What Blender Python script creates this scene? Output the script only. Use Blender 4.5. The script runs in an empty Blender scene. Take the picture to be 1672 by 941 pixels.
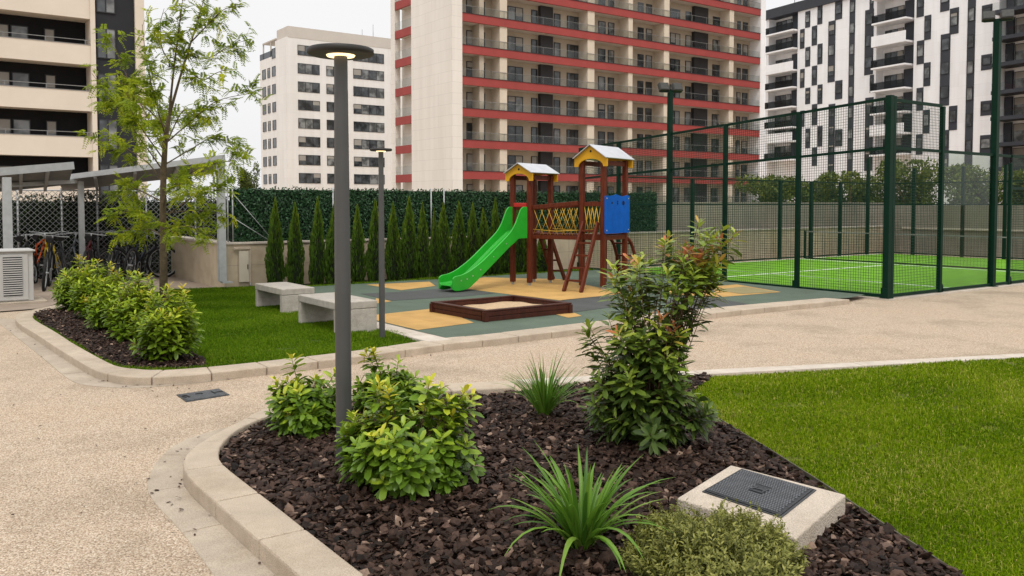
import bpy, math, random
import numpy as np
random.seed(7); RNG = np.random.default_rng(7)
R_ = math.radians
sc = bpy.context.scene
col = sc.collection
# ------------------------------------------------------------------ camera model
FPX, CX, HZ, CAMH, TILT = 1412.0, 836.0, 334.0, 1.75, R_(2.5)
PSI = R_(54.3)
FW = np.array([math.cos(PSI), math.sin(PSI), 0.0]); RT = np.array([math.sin(PSI), -math.cos(PSI), 0.0])
UPZ = np.array([0, 0, 1.0])
CYP = HZ + FPX * math.tan(TILT)
FC = FW * math.cos(TILT) - UPZ * math.sin(TILT); UC = FW * math.sin(TILT) + UPZ * math.cos(TILT)
CAM = np.array([0, 0, CAMH])
def ray(px, py): return FC * FPX + RT * (px - CX) + UC * (CYP - py)
def W(px, py, z=0.0):
    r = ray(px, py); t = (z - CAMH) / r[2]; p = CAM + r * t; return (p[0], p[1], z)
def W2(px, py, z=0.0): return W(px, py, z)[:2]
def L(lat, dep): p = RT * lat + FW * dep; return (p[0], p[1])
def P(px, py, dep):                      # point on the ray at a ground distance 'dep' along the view
    r = ray(px, py); t = dep / (r @ FW); p = CAM + r * t; return (p[0], p[1], p[2])
def on_y(px, py, Y):
    r = ray(px, py); t = Y / r[1]; p = CAM + r * t; return p[0], p[2]
def on_x(px, py, X):
    r = ray(px, py); t = X / r[0]; p = CAM + r * t; return p[1], p[2]
def on_plane(px, py, p0, t2):            # vertical plane through p0 along t2 -> (s, z)
    r = ray(px, py); n = np.array([-t2[1], t2[0], 0]); k = ((np.array([p0[0], p0[1], 0]) - CAM) @ n) / (r @ n)
    p = CAM + r * k; return (p[0]-p0[0])*t2[0] + (p[1]-p0[1])*t2[1], p[2]
# ------------------------------------------------------------------ materials
def nodes(name):
    m = bpy.data.materials.new(name); m.use_nodes = True
    nt = m.node_tree; return m, nt, nt.nodes['Principled BSDF'], nt.nodes['Material Output']
def N(nt, typ, **kw):
    n = nt.nodes.new(typ)
    for k, v in kw.items():
        if k in n.inputs: n.inputs[k].default_value = v
        else: setattr(n, k, v)
    return n
def coords(nt, kind='Object'):
    return nt.nodes.new('ShaderNodeTexCoord').outputs[kind]
def ramp(nt, fac, stops):
    r = nt.nodes.new('ShaderNodeValToRGB'); e = r.color_ramp.elements
    while len(e) < len(stops): e.new(0.5)
    for el, (p, c) in zip(e, stops): el.position = p; el.color = (*c, 1)
    nt.links.new(fac, r.inputs[0]); return r.outputs[0]
def mixc(nt, fac, a, b, typ='MIX'):
    m = nt.nodes.new('ShaderNodeMix'); m.data_type = 'RGBA'; m.blend_type = typ
    if isinstance(fac, float): m.inputs[0].default_value = fac
    else: nt.links.new(fac, m.inputs[0])
    for v, i in ((a, 6), (b, 7)):
        if isinstance(v, tuple): m.inputs[i].default_value = (*v, 1)
        else: nt.links.new(v, m.inputs[i])
    return m.outputs[2]
def scl(c, k): return tuple(min(1, x*k) for x in c)
def mat(name, c, rough=.6, var=.15, scale=6, bump=0.0, bscale=60, metal=0, spec=.3, big=0.0, speck=0.0):
    m, nt, b, o = nodes(name); tc = coords(nt)
    n1 = N(nt, 'ShaderNodeTexNoise', Scale=scale, Detail=6.0, Roughness=.6); nt.links.new(tc, n1.inputs['Vector'])
    cc = ramp(nt, n1.outputs[0], [(.3, scl(c, 1-var)), (.7, scl(c, 1+var))])
    if speck:
        n4 = N(nt, 'ShaderNodeTexNoise', Scale=170.0, Detail=2.0); nt.links.new(tc, n4.inputs['Vector'])
        cc = mixc(nt, 1.0, cc, ramp(nt, n4.outputs[0], [(.36, (1-speck,)*3), (.5, (1,1,1)), (.68, (1+speck*.5,)*3)]), 'MULTIPLY')
        n5 = N(nt, 'ShaderNodeTexNoise', Scale=2.3, Detail=8.0, Roughness=.7); nt.links.new(tc, n5.inputs['Vector'])
        cc = mixc(nt, 1.0, cc, ramp(nt, n5.outputs[0], [(.36, (.88,.86,.83)), (.52, (1,1,1))]), 'MULTIPLY')
    if big:
        n3 = N(nt, 'ShaderNodeTexNoise', Scale=scale*.12, Detail=4.0); nt.links.new(tc, n3.inputs['Vector'])
        cc = mixc(nt, ramp(nt, n3.outputs[0], [(.42, (0,0,0)), (.7, (big,)*3)]), cc, scl(c, .55))
    nt.links.new(cc, b.inputs['Base Color'])
    b.inputs['Roughness'].default_value = rough; b.inputs['Metallic'].default_value = metal
    b.inputs['Specular IOR Level'].default_value = spec
    if bump:
        n2 = N(nt, 'ShaderNodeTexNoise', Scale=bscale, Detail=5.0); nt.links.new(tc, n2.inputs['Vector'])
        bp = N(nt, 'ShaderNodeBump', Strength=bump, Distance=.02); nt.links.new(n2.outputs[0], bp.inputs['Height'])
        nt.links.new(bp.outputs[0], b.inputs['Normal'])
    return m
def emit_mat(name, c, s):
    m, nt, b, o = nodes(name); b.inputs['Base Color'].default_value = (*c, 1)
    b.inputs['Emission Color'].default_value = (*c, 1); b.inputs['Emission Strength'].default_value = s; return m
def leaf_mat(name, stops, rough=.4, trans=.25, spec=.3):
    m, nt, b, o = nodes(name)
    a = nt.nodes.new('ShaderNodeAttribute'); a.attribute_name = 'tint'
    c = ramp(nt, a.outputs['Fac'], stops); nt.links.new(c, b.inputs['Base Color'])
    b.inputs['Roughness'].default_value = rough; b.inputs['Specular IOR Level'].default_value = spec
    t = nt.nodes.new('ShaderNodeBsdfTranslucent'); nt.links.new(c, t.inputs['Color'])
    mx = nt.nodes.new('ShaderNodeMixShader'); mx.inputs[0].default_value = trans
    nt.links.new(b.outputs[0], mx.inputs[1]); nt.links.new(t.outputs[0], mx.inputs[2]); nt.links.new(mx.outputs[0], o.inputs['Surface'])
    return m
def clear_glass(name, tint, refl=.12):
    m, nt, b, o = nodes(name)
    tr = nt.nodes.new('ShaderNodeBsdfTransparent'); tr.inputs[0].default_value = (*tint, 1)
    gl = nt.nodes.new('ShaderNodeBsdfGlossy'); gl.inputs['Roughness'].default_value = .03
    lw = nt.nodes.new('ShaderNodeLayerWeight'); lw.inputs[0].default_value = .5
    pw = N(nt, 'ShaderNodeMath', operation='POWER'); nt.links.new(lw.outputs['Facing'], pw.inputs[0]); pw.inputs[1].default_value = 4.0
    ma = N(nt, 'ShaderNodeMath', operation='MULTIPLY_ADD'); nt.links.new(pw.outputs[0], ma.inputs[0]); ma.inputs[1].default_value = .3; ma.inputs[2].default_value = refl*.15
    mx = nt.nodes.new('ShaderNodeMixShader'); nt.links.new(ma.outputs[0], mx.inputs[0])
    nt.links.new(tr.outputs[0], mx.inputs[1]); nt.links.new(gl.outputs[0], mx.inputs[2]); nt.links.new(mx.outputs[0], o.inputs['Surface'])
    return m
def pane_mat(name, c, rough=.06):
    m, nt, b, o = nodes(name); tc = coords(nt)
    n1 = N(nt, 'ShaderNodeTexNoise', Scale=.9, Detail=2.0); nt.links.new(nt.nodes.new('ShaderNodeNewGeometry').outputs['Position'], n1.inputs['Vector'])
    nt.links.new(ramp(nt, n1.outputs[0], [(.4, scl(c, .5)), (.62, scl(c, 1.8))]), b.inputs['Base Color'])
    b.inputs['Roughness'].default_value = rough; b.inputs['Specular IOR Level'].default_value = .55
    return m
def clad_mat(name, c, bw, bh, line=.72, rough=.6, mortar=.012, off=.5, var=.06):
    m, nt, b, o = nodes(name); tc = coords(nt)
    sp = nt.nodes.new('ShaderNodeSeparateXYZ'); nt.links.new(tc, sp.inputs[0])
    ad = N(nt, 'ShaderNodeMath', operation='ADD'); nt.links.new(sp.outputs[0], ad.inputs[0]); nt.links.new(sp.outputs[1], ad.inputs[1])
    cb = nt.nodes.new('ShaderNodeCombineXYZ'); nt.links.new(ad.outputs[0], cb.inputs[0]); nt.links.new(sp.outputs[2], cb.inputs[1])
    br = N(nt, 'ShaderNodeTexBrick', Scale=1.0); br.offset = off
    br.inputs['Brick Width'].default_value = bw; br.inputs['Row Height'].default_value = bh
    br.inputs['Mortar Size'].default_value = mortar; br.inputs['Mortar Smooth'].default_value = .2; br.inputs['Bias'].default_value = 0
    br.inputs['Color1'].default_value = (*scl(c, 1-var), 1); br.inputs['Color2'].default_value = (*scl(c, 1+var), 1); br.inputs['Mortar'].default_value = (*scl(c, line), 1)
    nt.links.new(cb.outputs[0], br.inputs['Vector'])
    n1 = N(nt, 'ShaderNodeTexNoise', Scale=.25, Detail=6.0); nt.links.new(tc, n1.inputs['Vector'])
    mps = N(nt, 'ShaderNodeMapping'); mps.inputs['Scale'].default_value = (1.1, 1.1, .07); nt.links.new(tc, mps.inputs[0])
    n2 = N(nt, 'ShaderNodeTexNoise', Scale=1.2, Detail=4.0); nt.links.new(mps.outputs[0], n2.inputs['Vector'])
    c2 = mixc(nt, 1.0, br.outputs[0], ramp(nt, n1.outputs[0], [(.3, (.96,.955,.95)), (.7, (1.0,1.0,1.0))]), 'MULTIPLY')
    c2 = mixc(nt, 1.0, c2, ramp(nt, n2.outputs[0], [(.35, (.94,.935,.925)), (.6, (1,1,1))]), 'MULTIPLY')
    nt.links.new(c2, b.inputs['Base Color']); b.inputs['Roughness'].default_value = rough; return m
def gravel_mat():
    m, nt, b, o = nodes('exposed_aggregate'); tc = coords(nt)
    v = N(nt, 'ShaderNodeTexVoronoi', Scale=112.0); nt.links.new(tc, v.inputs['Vector'])
    nz = N(nt, 'ShaderNodeTexNoise', Scale=40.0, Detail=2.0); nt.links.new(tc, nz.inputs['Vector'])
    mp = nt.nodes.new('ShaderNodeVectorMath'); mp.operation = 'MULTIPLY_ADD'; nt.links.new(nz.outputs['Color'], mp.inputs[0]); mp.inputs[1].default_value = (.012,.012,.012); nt.links.new(tc, mp.inputs[2])
    nt.links.new(mp.outputs[0], v.inputs['Vector'])
    sep = nt.nodes.new('ShaderNodeSeparateColor'); nt.links.new(v.outputs['Color'], sep.inputs[0])
    stone = ramp(nt, sep.outputs[0], [(0, (.33,.245,.16)), (.2, (.49,.375,.26)), (.55, (.585,.455,.332)), (.85, (.665,.54,.41)), (1, (.76,.67,.54))])
    gap = ramp(nt, v.outputs['Distance'], [(.35, (1,1,1)), (.9, (.50,.45,.40))])
    c = mixc(nt, 1.0, stone, gap, 'MULTIPLY')
    pm = N(nt, 'ShaderNodeMapping'); pm.inputs['Scale'].default_value = (1, .55, 1); pm.inputs['Rotation'].default_value = (0, 0, .6); nt.links.new(tc, pm.inputs[0])
    pn_ = N(nt, 'ShaderNodeTexNoise', Scale=105.0, Detail=3.0, Roughness=.6); nt.links.new(pm.outputs[0], pn_.inputs['Vector'])
    c = mixc(nt, 1.0, c, ramp(nt, pn_.outputs[0], [(.34, (.42,.36,.31)), (.46, (1,1,1)), (.62, (1,1,1)), (.72, (1.0,1.0,1.0))]), 'MULTIPLY')
    big = N(nt, 'ShaderNodeTexNoise', Scale=.7, Detail=7.0, Roughness=.65); nt.links.new(tc, big.inputs['Vector'])
    c = mixc(nt, 1.0, c, ramp(nt, big.outputs[0], [(.3, (.68,.66,.63)), (.5, (1,1,1)), (.75, (1.0,.96,.91))]), 'MULTIPLY')
    nt.links.new(c, b.inputs['Base Color']); b.inputs['Roughness'].default_value = .75
    inv = N(nt, 'ShaderNodeMath', operation='SUBTRACT'); inv.inputs[0].default_value = 1; nt.links.new(v.outputs['Distance'], inv.inputs[1])
    bp = N(nt, 'ShaderNodeBump', Strength=.75, Distance=.009); nt.links.new(inv.outputs[0], bp.inputs['Height']); nt.links.new(bp.outputs[0], b.inputs['Normal'])
    return m
def wood_mat(name, c, rough=.45):
    m, nt, b, o = nodes(name); tc = coords(nt)
    mp = N(nt, 'ShaderNodeMapping'); mp.inputs['Scale'].default_value = (6, 6, 1.2); nt.links.new(tc, mp.inputs[0])
    n1 = N(nt, 'ShaderNodeTexNoise', Scale=5.0, Detail=8.0, Roughness=.7); nt.links.new(mp.outputs[0], n1.inputs['Vector'])
    nt.links.new(ramp(nt, n1.outputs[0], [(.3, scl(c, .55)), (.5, c), (.72, scl(c, 1.45))]), b.inputs['Base Color'])
    b.inputs['Roughness'].default_value = rough; b.inputs['Specular IOR Level'].default_value = .18
    bp = N(nt, 'ShaderNodeBump', Strength=.25, Distance=.01); nt.links.new(n1.outputs[0], bp.inputs['Height']); nt.links.new(bp.outputs[0], b.inputs['Normal'])
    return m
def tread_mat(name='cast_iron_tread', k=1.0):
    m, nt, b, o = nodes(name); tc = coords(nt)
    v = N(nt, 'ShaderNodeTexVoronoi', Scale=52.0); v.inputs['Randomness'].default_value = .25; nt.links.new(tc, v.inputs['Vector'])
    nt.links.new(ramp(nt, v.outputs['Distance'], [(.3, (.05*k,.053*k,.058*k)), (.62, (.014*k,.015*k,.017*k))]), b.inputs['Base Color'])
    b.inputs['Roughness'].default_value = .5; b.inputs['Metallic'].default_value = .35
    inv = N(nt, 'ShaderNodeMath', operation='SUBTRACT'); inv.inputs[0].default_value = 1; nt.links.new(v.outputs['Distance'], inv.inputs[1])
    bp = N(nt, 'ShaderNodeBump', Strength=.8, Distance=.01); nt.links.new(inv.outputs[0], bp.inputs['Height']); nt.links.new(bp.outputs[0], b.inputs['Normal'])
    return m
M = {}
M['gravel'] = gravel_mat()
M['kerb'] = mat('kerb_concrete', (.53,.435,.335), .85, .12, 5, .7, 160, big=.3, speck=.22)
M['kerbpale'] = mat('pale_kerb_concrete', (.58,.51,.43), .85, .12, 5, .5, 160, big=.25, speck=.2)
M['slab'] = mat('slab_concrete', (.46,.385,.30), .85, .14, 4, .6, 150, big=.35, speck=.22)
M['soil'] = mat('dark_soil', (.018,.012,.009), .95, .4, 30, .8, 90)
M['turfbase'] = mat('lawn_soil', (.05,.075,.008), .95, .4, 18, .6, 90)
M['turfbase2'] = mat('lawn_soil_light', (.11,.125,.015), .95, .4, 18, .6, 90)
M['court'] = mat('court_turf', (.12,.30,.008), .9, .22, 3, .5, 220)
M['white'] = mat('white_paint', (.75,.76,.72), .6, .06, 5)
M['r_green'] = mat('rubber_green', (.10,.135,.098), .85, .1, 2.0, .35, 300, big=.3, speck=.16)
M['r_orange'] = mat('rubber_ochre', (.52,.31,.10), .85, .12, 2.0, .35, 300, big=.3, speck=.16)
M['r_grey'] = mat('rubber_grey', (.075,.078,.075), .85, .12, 2.0, .35, 300, big=.3, speck=.16)
M['r_olive'] = mat('rubber_olive', (.27,.23,.11), .85, .12, 2.0, .35, 300)
M['wall'] = mat('wall_concrete', (.47,.385,.275), .85, .12, 2.2, .3, 80, big=.5, speck=.1)
M['wallgrey'] = mat('grey_wall_concrete', (.27,.24,.195), .85, .15, 1.5, .3, 80, big=.5)
M['bench'] = mat('bench_concrete', (.46,.42,.365), .85, .14, 9, .6, 140, big=.35, speck=.25)
M['paver'] = mat('bike_bay_paving', (.28,.22,.17), .8, .15, 3, .3, 60)
M['lampmetal'] = mat('lamp_grey_metal', (.058,.058,.056), .45, .12, 3, spec=.5)
M['lampdark'] = mat('lamp_dark_metal', (.03,.029,.027), .5, .12, 4)
M['glow'] = emit_mat('warm_lamp_ring', (1.0, .72, .36), 2.6)
M['galv'] = mat('galvanised_steel', (.40,.41,.41), .5, .1, 8, metal=.3)
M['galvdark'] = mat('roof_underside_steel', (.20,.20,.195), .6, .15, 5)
M['cab'] = mat('cabinet_grey_paint', (.46,.45,.43), .5, .05, 4)
M['black'] = mat('black_void', (.008,.008,.008), .8, .1, 5)
M['green'] = mat('fence_green_paint', (.002,.020,.011), .5, .2, 5, spec=.12)
M['wire'] = mat('fence_green_wire', (.007,.032,.020), .5, .1, 5, spec=.2)
M['chain'] = mat('chain_link_wire', (.22,.225,.225), .45, .1, 5, metal=.4)
M['wood'] = wood_mat('stained_wood', (.105,.021,.008))
M['wooddark'] = wood_mat('stained_wood_dark', (.052,.015,.009))
M['slide'] = mat('green_plastic', (.018,.36,.022), .3, .12, 5, .05, 90, spec=.45, big=.3)
M['yellow'] = mat('yellow_panel', (.58,.30,.01), .4, .08, 5)
M['rope'] = mat('yellow_rope', (.55,.33,.04), .7, .1, 20)
M['blue'] = mat('blue_panel', (.002,.095,.44), .5, .14, 7, .1, 60, spec=.12, big=.3)
M['red'] = mat('red_plastic', (.42,.02,.015), .4, .06, 4)
M['alu'] = mat('roof_sheet_metal', (.52,.53,.56), .35, .1, 6, metal=.5)
M['steel'] = mat('bolt_steel', (.5,.5,.5), .35, .05, 5, metal=.8)
M['sand'] = mat('sand_material', (.49,.35,.21), .95, .15, 20, .6, 120)
M['bark'] = None
M['glass'] = pane_mat('window_pane', (.045,.05,.055))
M['glasspale'] = pane_mat('window_pane_curtained', (.13,.135,.135), .12)
M['glassrail'] = clear_glass('balcony_glass', (.91,.92,.91))
M['courtglass'] = clear_glass('court_glass', (.80,.85,.82))
M['blind'] = mat('roller_blind', (.30,.28,.25), .8, .08, .7)
M['frame'] = mat('dark_window_frame', (.022,.023,.025), .5, .1, 3)
M['t_red'] = mat('red_spandrel', (.30,.052,.046), .7, .10, .8, .1, 30, big=.18)
M['t_beige'] = mat('beige_render', (.42,.36,.285), .85, .07, .6)
M['t_pier'] = mat('pale_beige_pier', (.58,.50,.40), .85, .07, .6)
M['t_dark'] = mat('charcoal_panel', (.036,.035,.037), .7, .12, .8, spec=.25)
M['t_soffit'] = mat('soffit_paint', (.55,.50,.45), .9, .06, .6)
M['t_clad'] = clad_mat('pale_stone_cladding', (.73,.69,.635), 2.4, 1.0, .80, var=.015, mortar=.016)
M['w_clad'] = clad_mat('white_stone_cladding', (.74,.715,.685), 3.0, 1.5, .86, var=.02)
M['w_attic'] = mat('attic_cladding', (.52,.48,.43), .8, .05, .4)
M['b_white'] = clad_mat('white_panel_cladding', (.84,.835,.845), 3.2, 1.5, .86, var=.03)
M['b_dark'] = mat('slate_panel', (.040,.043,.052), .6, .10, .6, spec=.25)
M['b_rail'] = clear_glass('smoked_balcony_glass', (.36,.37,.38))
M['l_cream'] = mat('cream_parapet', (.64,.565,.475), .8, .05, .5, big=.15)
M['l_dark'] = mat('near_black_render', (.011,.011,.012), .8, .15, .6, spec=.15)
M['l_dark2'] = mat('slate_render', (.024,.025,.029), .8, .12, .6, spec=.2)
M['iron'] = tread_mat(); M['iron2'] = tread_mat('worn_iron_tread', 3.2)
M['ironstud'] = mat('cast_iron_stud', (.13,.135,.145), .5, .2, 12, metal=.3)
M['ironframe'] = mat('cast_iron', (.06,.063,.068), .5, .2, 12, metal=.4)
M['block'] = mat('cast_stone', (.56,.48,.39), .85, .12, 6, .7, 90, big=.25, speck=.22)
M['rubber'] = mat('tyre_rubber', (.012,.012,.012), .7, .1, 10)
M['bark_trunk'] = mat('young_bark', (.115,.085,.05), .9, .35, 14, .8, 40)
M['stem'] = mat('stem_bark', (.11,.065,.035), .85, .3, 20)
M['stemg'] = mat('stem_green', (.09,.10,.03), .85, .3, 20)
M['edging'] = mat('steel_edging', (.10,.085,.065), .6, .3, 8)
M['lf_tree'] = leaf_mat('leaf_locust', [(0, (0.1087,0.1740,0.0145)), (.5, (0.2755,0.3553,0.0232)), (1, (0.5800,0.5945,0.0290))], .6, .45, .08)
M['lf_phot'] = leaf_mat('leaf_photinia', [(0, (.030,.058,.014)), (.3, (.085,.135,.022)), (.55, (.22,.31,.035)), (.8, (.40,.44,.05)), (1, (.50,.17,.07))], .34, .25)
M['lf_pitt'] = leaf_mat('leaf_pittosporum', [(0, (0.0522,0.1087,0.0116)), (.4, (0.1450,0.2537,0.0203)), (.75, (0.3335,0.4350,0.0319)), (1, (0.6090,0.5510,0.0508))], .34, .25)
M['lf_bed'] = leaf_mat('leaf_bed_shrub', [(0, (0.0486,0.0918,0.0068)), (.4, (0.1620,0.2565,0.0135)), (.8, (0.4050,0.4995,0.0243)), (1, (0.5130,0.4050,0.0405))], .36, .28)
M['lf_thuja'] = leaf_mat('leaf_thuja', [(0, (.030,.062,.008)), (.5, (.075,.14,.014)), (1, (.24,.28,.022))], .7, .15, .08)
M['lf_hedge'] = leaf_mat('leaf_artificial_hedge', [(0, (.008,.030,.010)), (.6, (.020,.066,.020)), (1, (.07,.16,.07))], .45, .05, .25)
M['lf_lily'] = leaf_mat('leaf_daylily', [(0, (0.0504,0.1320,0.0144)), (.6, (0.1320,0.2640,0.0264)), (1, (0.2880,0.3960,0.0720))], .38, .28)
M['lf_low'] = leaf_mat('leaf_low_shrub', [(0, (0.0893,0.0998,0.0189)), (.5, (0.2100,0.2205,0.0441)), (1, (0.3990,0.3885,0.1050))], .5, .3)
M['lf_far'] = leaf_mat('leaf_far_tree', [(0, (0.0400,0.0625,0.0150)), (.6, (0.1125,0.1500,0.0275)), (1, (0.2250,0.2562,0.0438))], .6, .25)
M['lf_rear'] = leaf_mat('leaf_rear_hedge', [(0, (.008,.016,.005)), (.6, (.022,.040,.010)), (1, (.07,.095,.02))], .6, .1)
M['grass1'] = leaf_mat('grass_mid_green', [(0, (.040,.095,.002)), (.6, (.115,.215,.004)), (1, (.20,.25,.025))], .7, .3, .04)  # mid-green blades, deeper in colour than the yellow-green lawn
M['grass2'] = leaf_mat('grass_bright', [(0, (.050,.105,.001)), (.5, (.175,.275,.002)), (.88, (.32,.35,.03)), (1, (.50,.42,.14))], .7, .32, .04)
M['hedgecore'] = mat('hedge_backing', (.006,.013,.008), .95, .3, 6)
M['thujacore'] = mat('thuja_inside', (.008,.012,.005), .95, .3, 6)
m, nt, b, o = nodes('pine_bark_chip')
a = nt.nodes.new('ShaderNodeAttribute'); a.attribute_name = 'tint'
cc = ramp(nt, a.outputs['Fac'], [(0, (.009,.0055,.004)), (.45, (.050,.029,.021)), (.8, (.125,.075,.055)), (1, (.33,.225,.165))])
n1 = N(nt, 'ShaderNodeTexNoise', Scale=45.0, Detail=5.0); nt.links.new(coords(nt), n1.inputs['Vector'])
cc = mixc(nt, 1.0, cc, ramp(nt, n1.outputs[0], [(.3, (.55,.55,.55)), (.7, (1,1,1))]), 'MULTIPLY')
nt.links.new(cc, b.inputs['Base Color']); b.inputs['Roughness'].default_value = .5; b.inputs['Specular IOR Level'].default_value = .1
bp = N(nt, 'ShaderNodeBump', Strength=.5, Distance=.01); nt.links.new(n1.outputs[0], bp.inputs['Height']); nt.links.new(bp.outputs[0], b.inputs['Normal'])
M['bark'] = m
# ------------------------------------------------------------------ objects
ORI = {}
def tag(o, label=None, cat=None, group=None, kind=None):
    if label: o['label'] = label
    if cat: o['category'] = cat
    if group: o['group'] = group
    if kind: o['kind'] = kind
    return o
def thing(name, loc, label, cat, rz=0, group=None):
    o = bpy.data.objects.new(name, None); o.empty_display_size = .2; col.objects.link(o)
    o.location = loc; o.rotation_euler = (0, 0, rz); ORI[o.name] = np.array(loc, float)
    return tag(o, label, cat, group)
def link(name, me, parent=None, loc=(0,0,0)):
    o = bpy.data.objects.new(name, me); col.objects.link(o); o.location = loc
    if parent is not None: o.parent = parent; ORI[o.name] = ORI.get(parent.name, np.zeros(3))
    return o
def clone(o, parent=None):
    c = o.copy(); col.objects.link(c)
    if parent is not None: c.parent = parent
    for ch in list(o.children): clone(ch, c)
    return c
def bev(o, w=.01, seg=2):
    m = o.modifiers.new('bevel', 'BEVEL'); m.width = w; m.segments = seg; m.limit_method = 'ANGLE'; m.angle_limit = R_(40); return o
class MB:
    def __init__(s): s.v = []; s.f = []; s.m = []; s.sm = []
    def add(s, vs, fs, mi=0, smooth=False):
        k = len(s.v); s.v += [tuple(map(float, p)) for p in vs]
        for f in fs: s.f.append([i+k for i in f]); s.m.append(mi); s.sm.append(smooth)
        return s
    def box(s, x0, x1, y0, y1, z0, z1, mi=0):
        v = [(x0,y0,z0),(x1,y0,z0),(x1,y1,z0),(x0,y1,z0),(x0,y0,z1),(x1,y0,z1),(x1,y1,z1),(x0,y1,z1)]
        return s.add(v, [(3,2,1,0),(4,5,6,7),(0,1,5,4),(1,2,6,5),(2,3,7,6),(3,0,4,7)], mi)
    def beam(s, p, q, w, h, mi=0, up=(0,0,1)):
        p = np.array(p, float); q = np.array(q, float); d = q-p; d /= np.linalg.norm(d); u = np.array(up, float)
        if abs(d @ u) > .98: u = np.array([1., 0, 0])
        a = np.cross(d, u); a /= np.linalg.norm(a); c = np.cross(a, d); a *= w/2; c *= h/2
        v = [p-a-c, p+a-c, p+a+c, p-a+c, q-a-c, q+a-c, q+a+c, q-a+c]
        return s.add(v, [(0,1,2,3)[::-1],(4,5,6,7),(0,1,5,4),(1,2,6,5),(2,3,7,6),(3,0,4,7)], mi)
    def tube(s, pts, r, n=8, mi=0, cap=True, closed=False):
        pts = [np.array(p, float) for p in pts]; K = len(pts); rs = r if hasattr(r, '__len__') else [r]*K
        base = len(s.v); prev = None
        for i, p in enumerate(pts):
            if closed: d = pts[(i+1) % K]-pts[i-1]
            else: d = pts[min(i+1, K-1)]-pts[max(i-1, 0)]
            d = d/(np.linalg.norm(d)+1e-9)
            if prev is None:
                u = np.array([0,0,1.]) if abs(d[2]) < .9 else np.array([1.,0,0]); a = np.cross(d, u)
            else: a = prev - d*(prev @ d)
            a /= np.linalg.norm(a); prev = a; c = np.cross(d, a)
            for k in range(n):
                t = 2*math.pi*k/n; s.v.append(tuple(p+(a*math.cos(t)+c*math.sin(t))*rs[i]))
        for i in range(K if closed else K-1):
            for k in range(n):
                i2 = (i+1) % K
                s.f.append([base+i*n+k, base+i*n+(k+1) % n, base+i2*n+(k+1) % n, base+i2*n+k]); s.m.append(mi); s.sm.append(True)
        if cap and not closed:
            s.f.append([base+k for k in range(n)][::-1]); s.m.append(mi); s.sm.append(False)
            s.f.append([base+(K-1)*n+k for k in range(n)]); s.m.append(mi); s.sm.append(False)
        return s
    def lathe(s, prof, n=32, c=(0,0,0), mi=0, smooth=True):
        base = len(s.v)
        for (r, z) in prof:
            for k in range(n):
                t = 2*math.pi*k/n; s.v.append((c[0]+r*math.cos(t), c[1]+r*math.sin(t), c[2]+z))
        for i in range(len(prof)-1):
            for k in range(n):
                s.f.append([base+i*n+k, base+i*n+(k+1) % n, base+(i+1)*n+(k+1) % n, base+(i+1)*n+k]); s.m.append(mi); s.sm.append(smooth)
        return s
    def prism(s, poly, z0, z1, mi=0):
        n = len(poly); v = [(p[0], p[1], z0) for p in poly]+[(p[0], p[1], z1) for p in poly]
        return s.add(v, [list(range(n))[::-1], list(range(n, 2*n))]+[(i, (i+1) % n, n+(i+1) % n, n+i) for i in range(n)], mi)
    def sheet(s, poly, z, mi=0):
        a = sum(poly[i][0]*poly[(i+1) % len(poly)][1]-poly[(i+1) % len(poly)][0]*poly[i][1] for i in range(len(poly)))
        if a < 0: poly = poly[::-1]
        return s.add([(p[0], p[1], z) for p in poly], [list(range(len(poly)))], mi)
    def extr(s, poly, axis, a0, a1, mi=0):          # polygon in the other two coordinates, extruded along axis
        def put(a, u, w): return (a, u, w) if axis == 'x' else (u, a, w)
        n = len(poly); v = [put(a0, *p) for p in poly]+[put(a1, *p) for p in poly]
        return s.add(v, [list(range(n))[::-1], list(range(n, 2*n))]+[(i, (i+1) % n, n+(i+1) % n, n+i) for i in range(n)], mi)
    def mesh(s, name, mats, off=None):
        me = bpy.data.meshes.new(name); v = s.v
        if off is not None: v = [(p[0]-off[0], p[1]-off[1], p[2]-off[2]) for p in v]
        me.from_pydata(v, [], s.f)
        for mm in (mats if isinstance(mats, (list, tuple)) else [mats]): me.materials.append(mm)
        me.polygons.foreach_set('material_index', s.m); me.polygons.foreach_set('use_smooth', s.sm)
        me.update(); return me
    def build(s, name, mats, parent=None, local=False):
        off = None if (parent is None or local) else ORI[parent.name]
        return link(name, s.mesh(name, mats, off), parent)
def solo(name, mb, mats, loc, label, cat, group=None):      # single-mesh thing
    o = link(name, mb.mesh(name, mats, loc)); o.location = loc; return tag(o, label, cat, group)
def struct(name, mb, mats, kind='structure'):
    return tag(link(name, mb.mesh(name, mats)), kind=kind)
def npmesh(name, V, F, material, tint=None, smooth=True):   # V (n,3), F list of (array (k,m))
    me = bpy.data.meshes.new(name); me.vertices.add(len(V)); me.vertices.foreach_set('co', np.ascontiguousarray(V, dtype=np.float32).ravel())
    loops = np.concatenate([f.ravel() for f in F]).astype(np.int32)
    sizes = np.concatenate([np.full(len(f), f.shape[1]) for f in F]).astype(np.int32)
    me.loops.add(len(loops)); me.loops.foreach_set('vertex_index', loops)
    me.polygons.add(len(sizes)); me.polygons.foreach_set('loop_start', (np.cumsum(sizes)-sizes).astype(np.int32))
    me.polygons.foreach_set('use_smooth', np.full(len(sizes), smooth))
    me.update(calc_edges=True)
    if tint is not None:
        at = me.attributes.new('tint', 'FLOAT', 'POINT'); at.data.foreach_set('value', np.ascontiguousarray(tint, dtype=np.float32))
    me.materials.append(material); return me
def unit(a): return a/(np.linalg.norm(a, axis=-1, keepdims=True)+1e-9)
T_T = np.array([0,.40,.78,1,.36,.80,.36,.80]); T_W = np.array([0,0,0,0,.42,.40,-.42,-.40])
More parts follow.
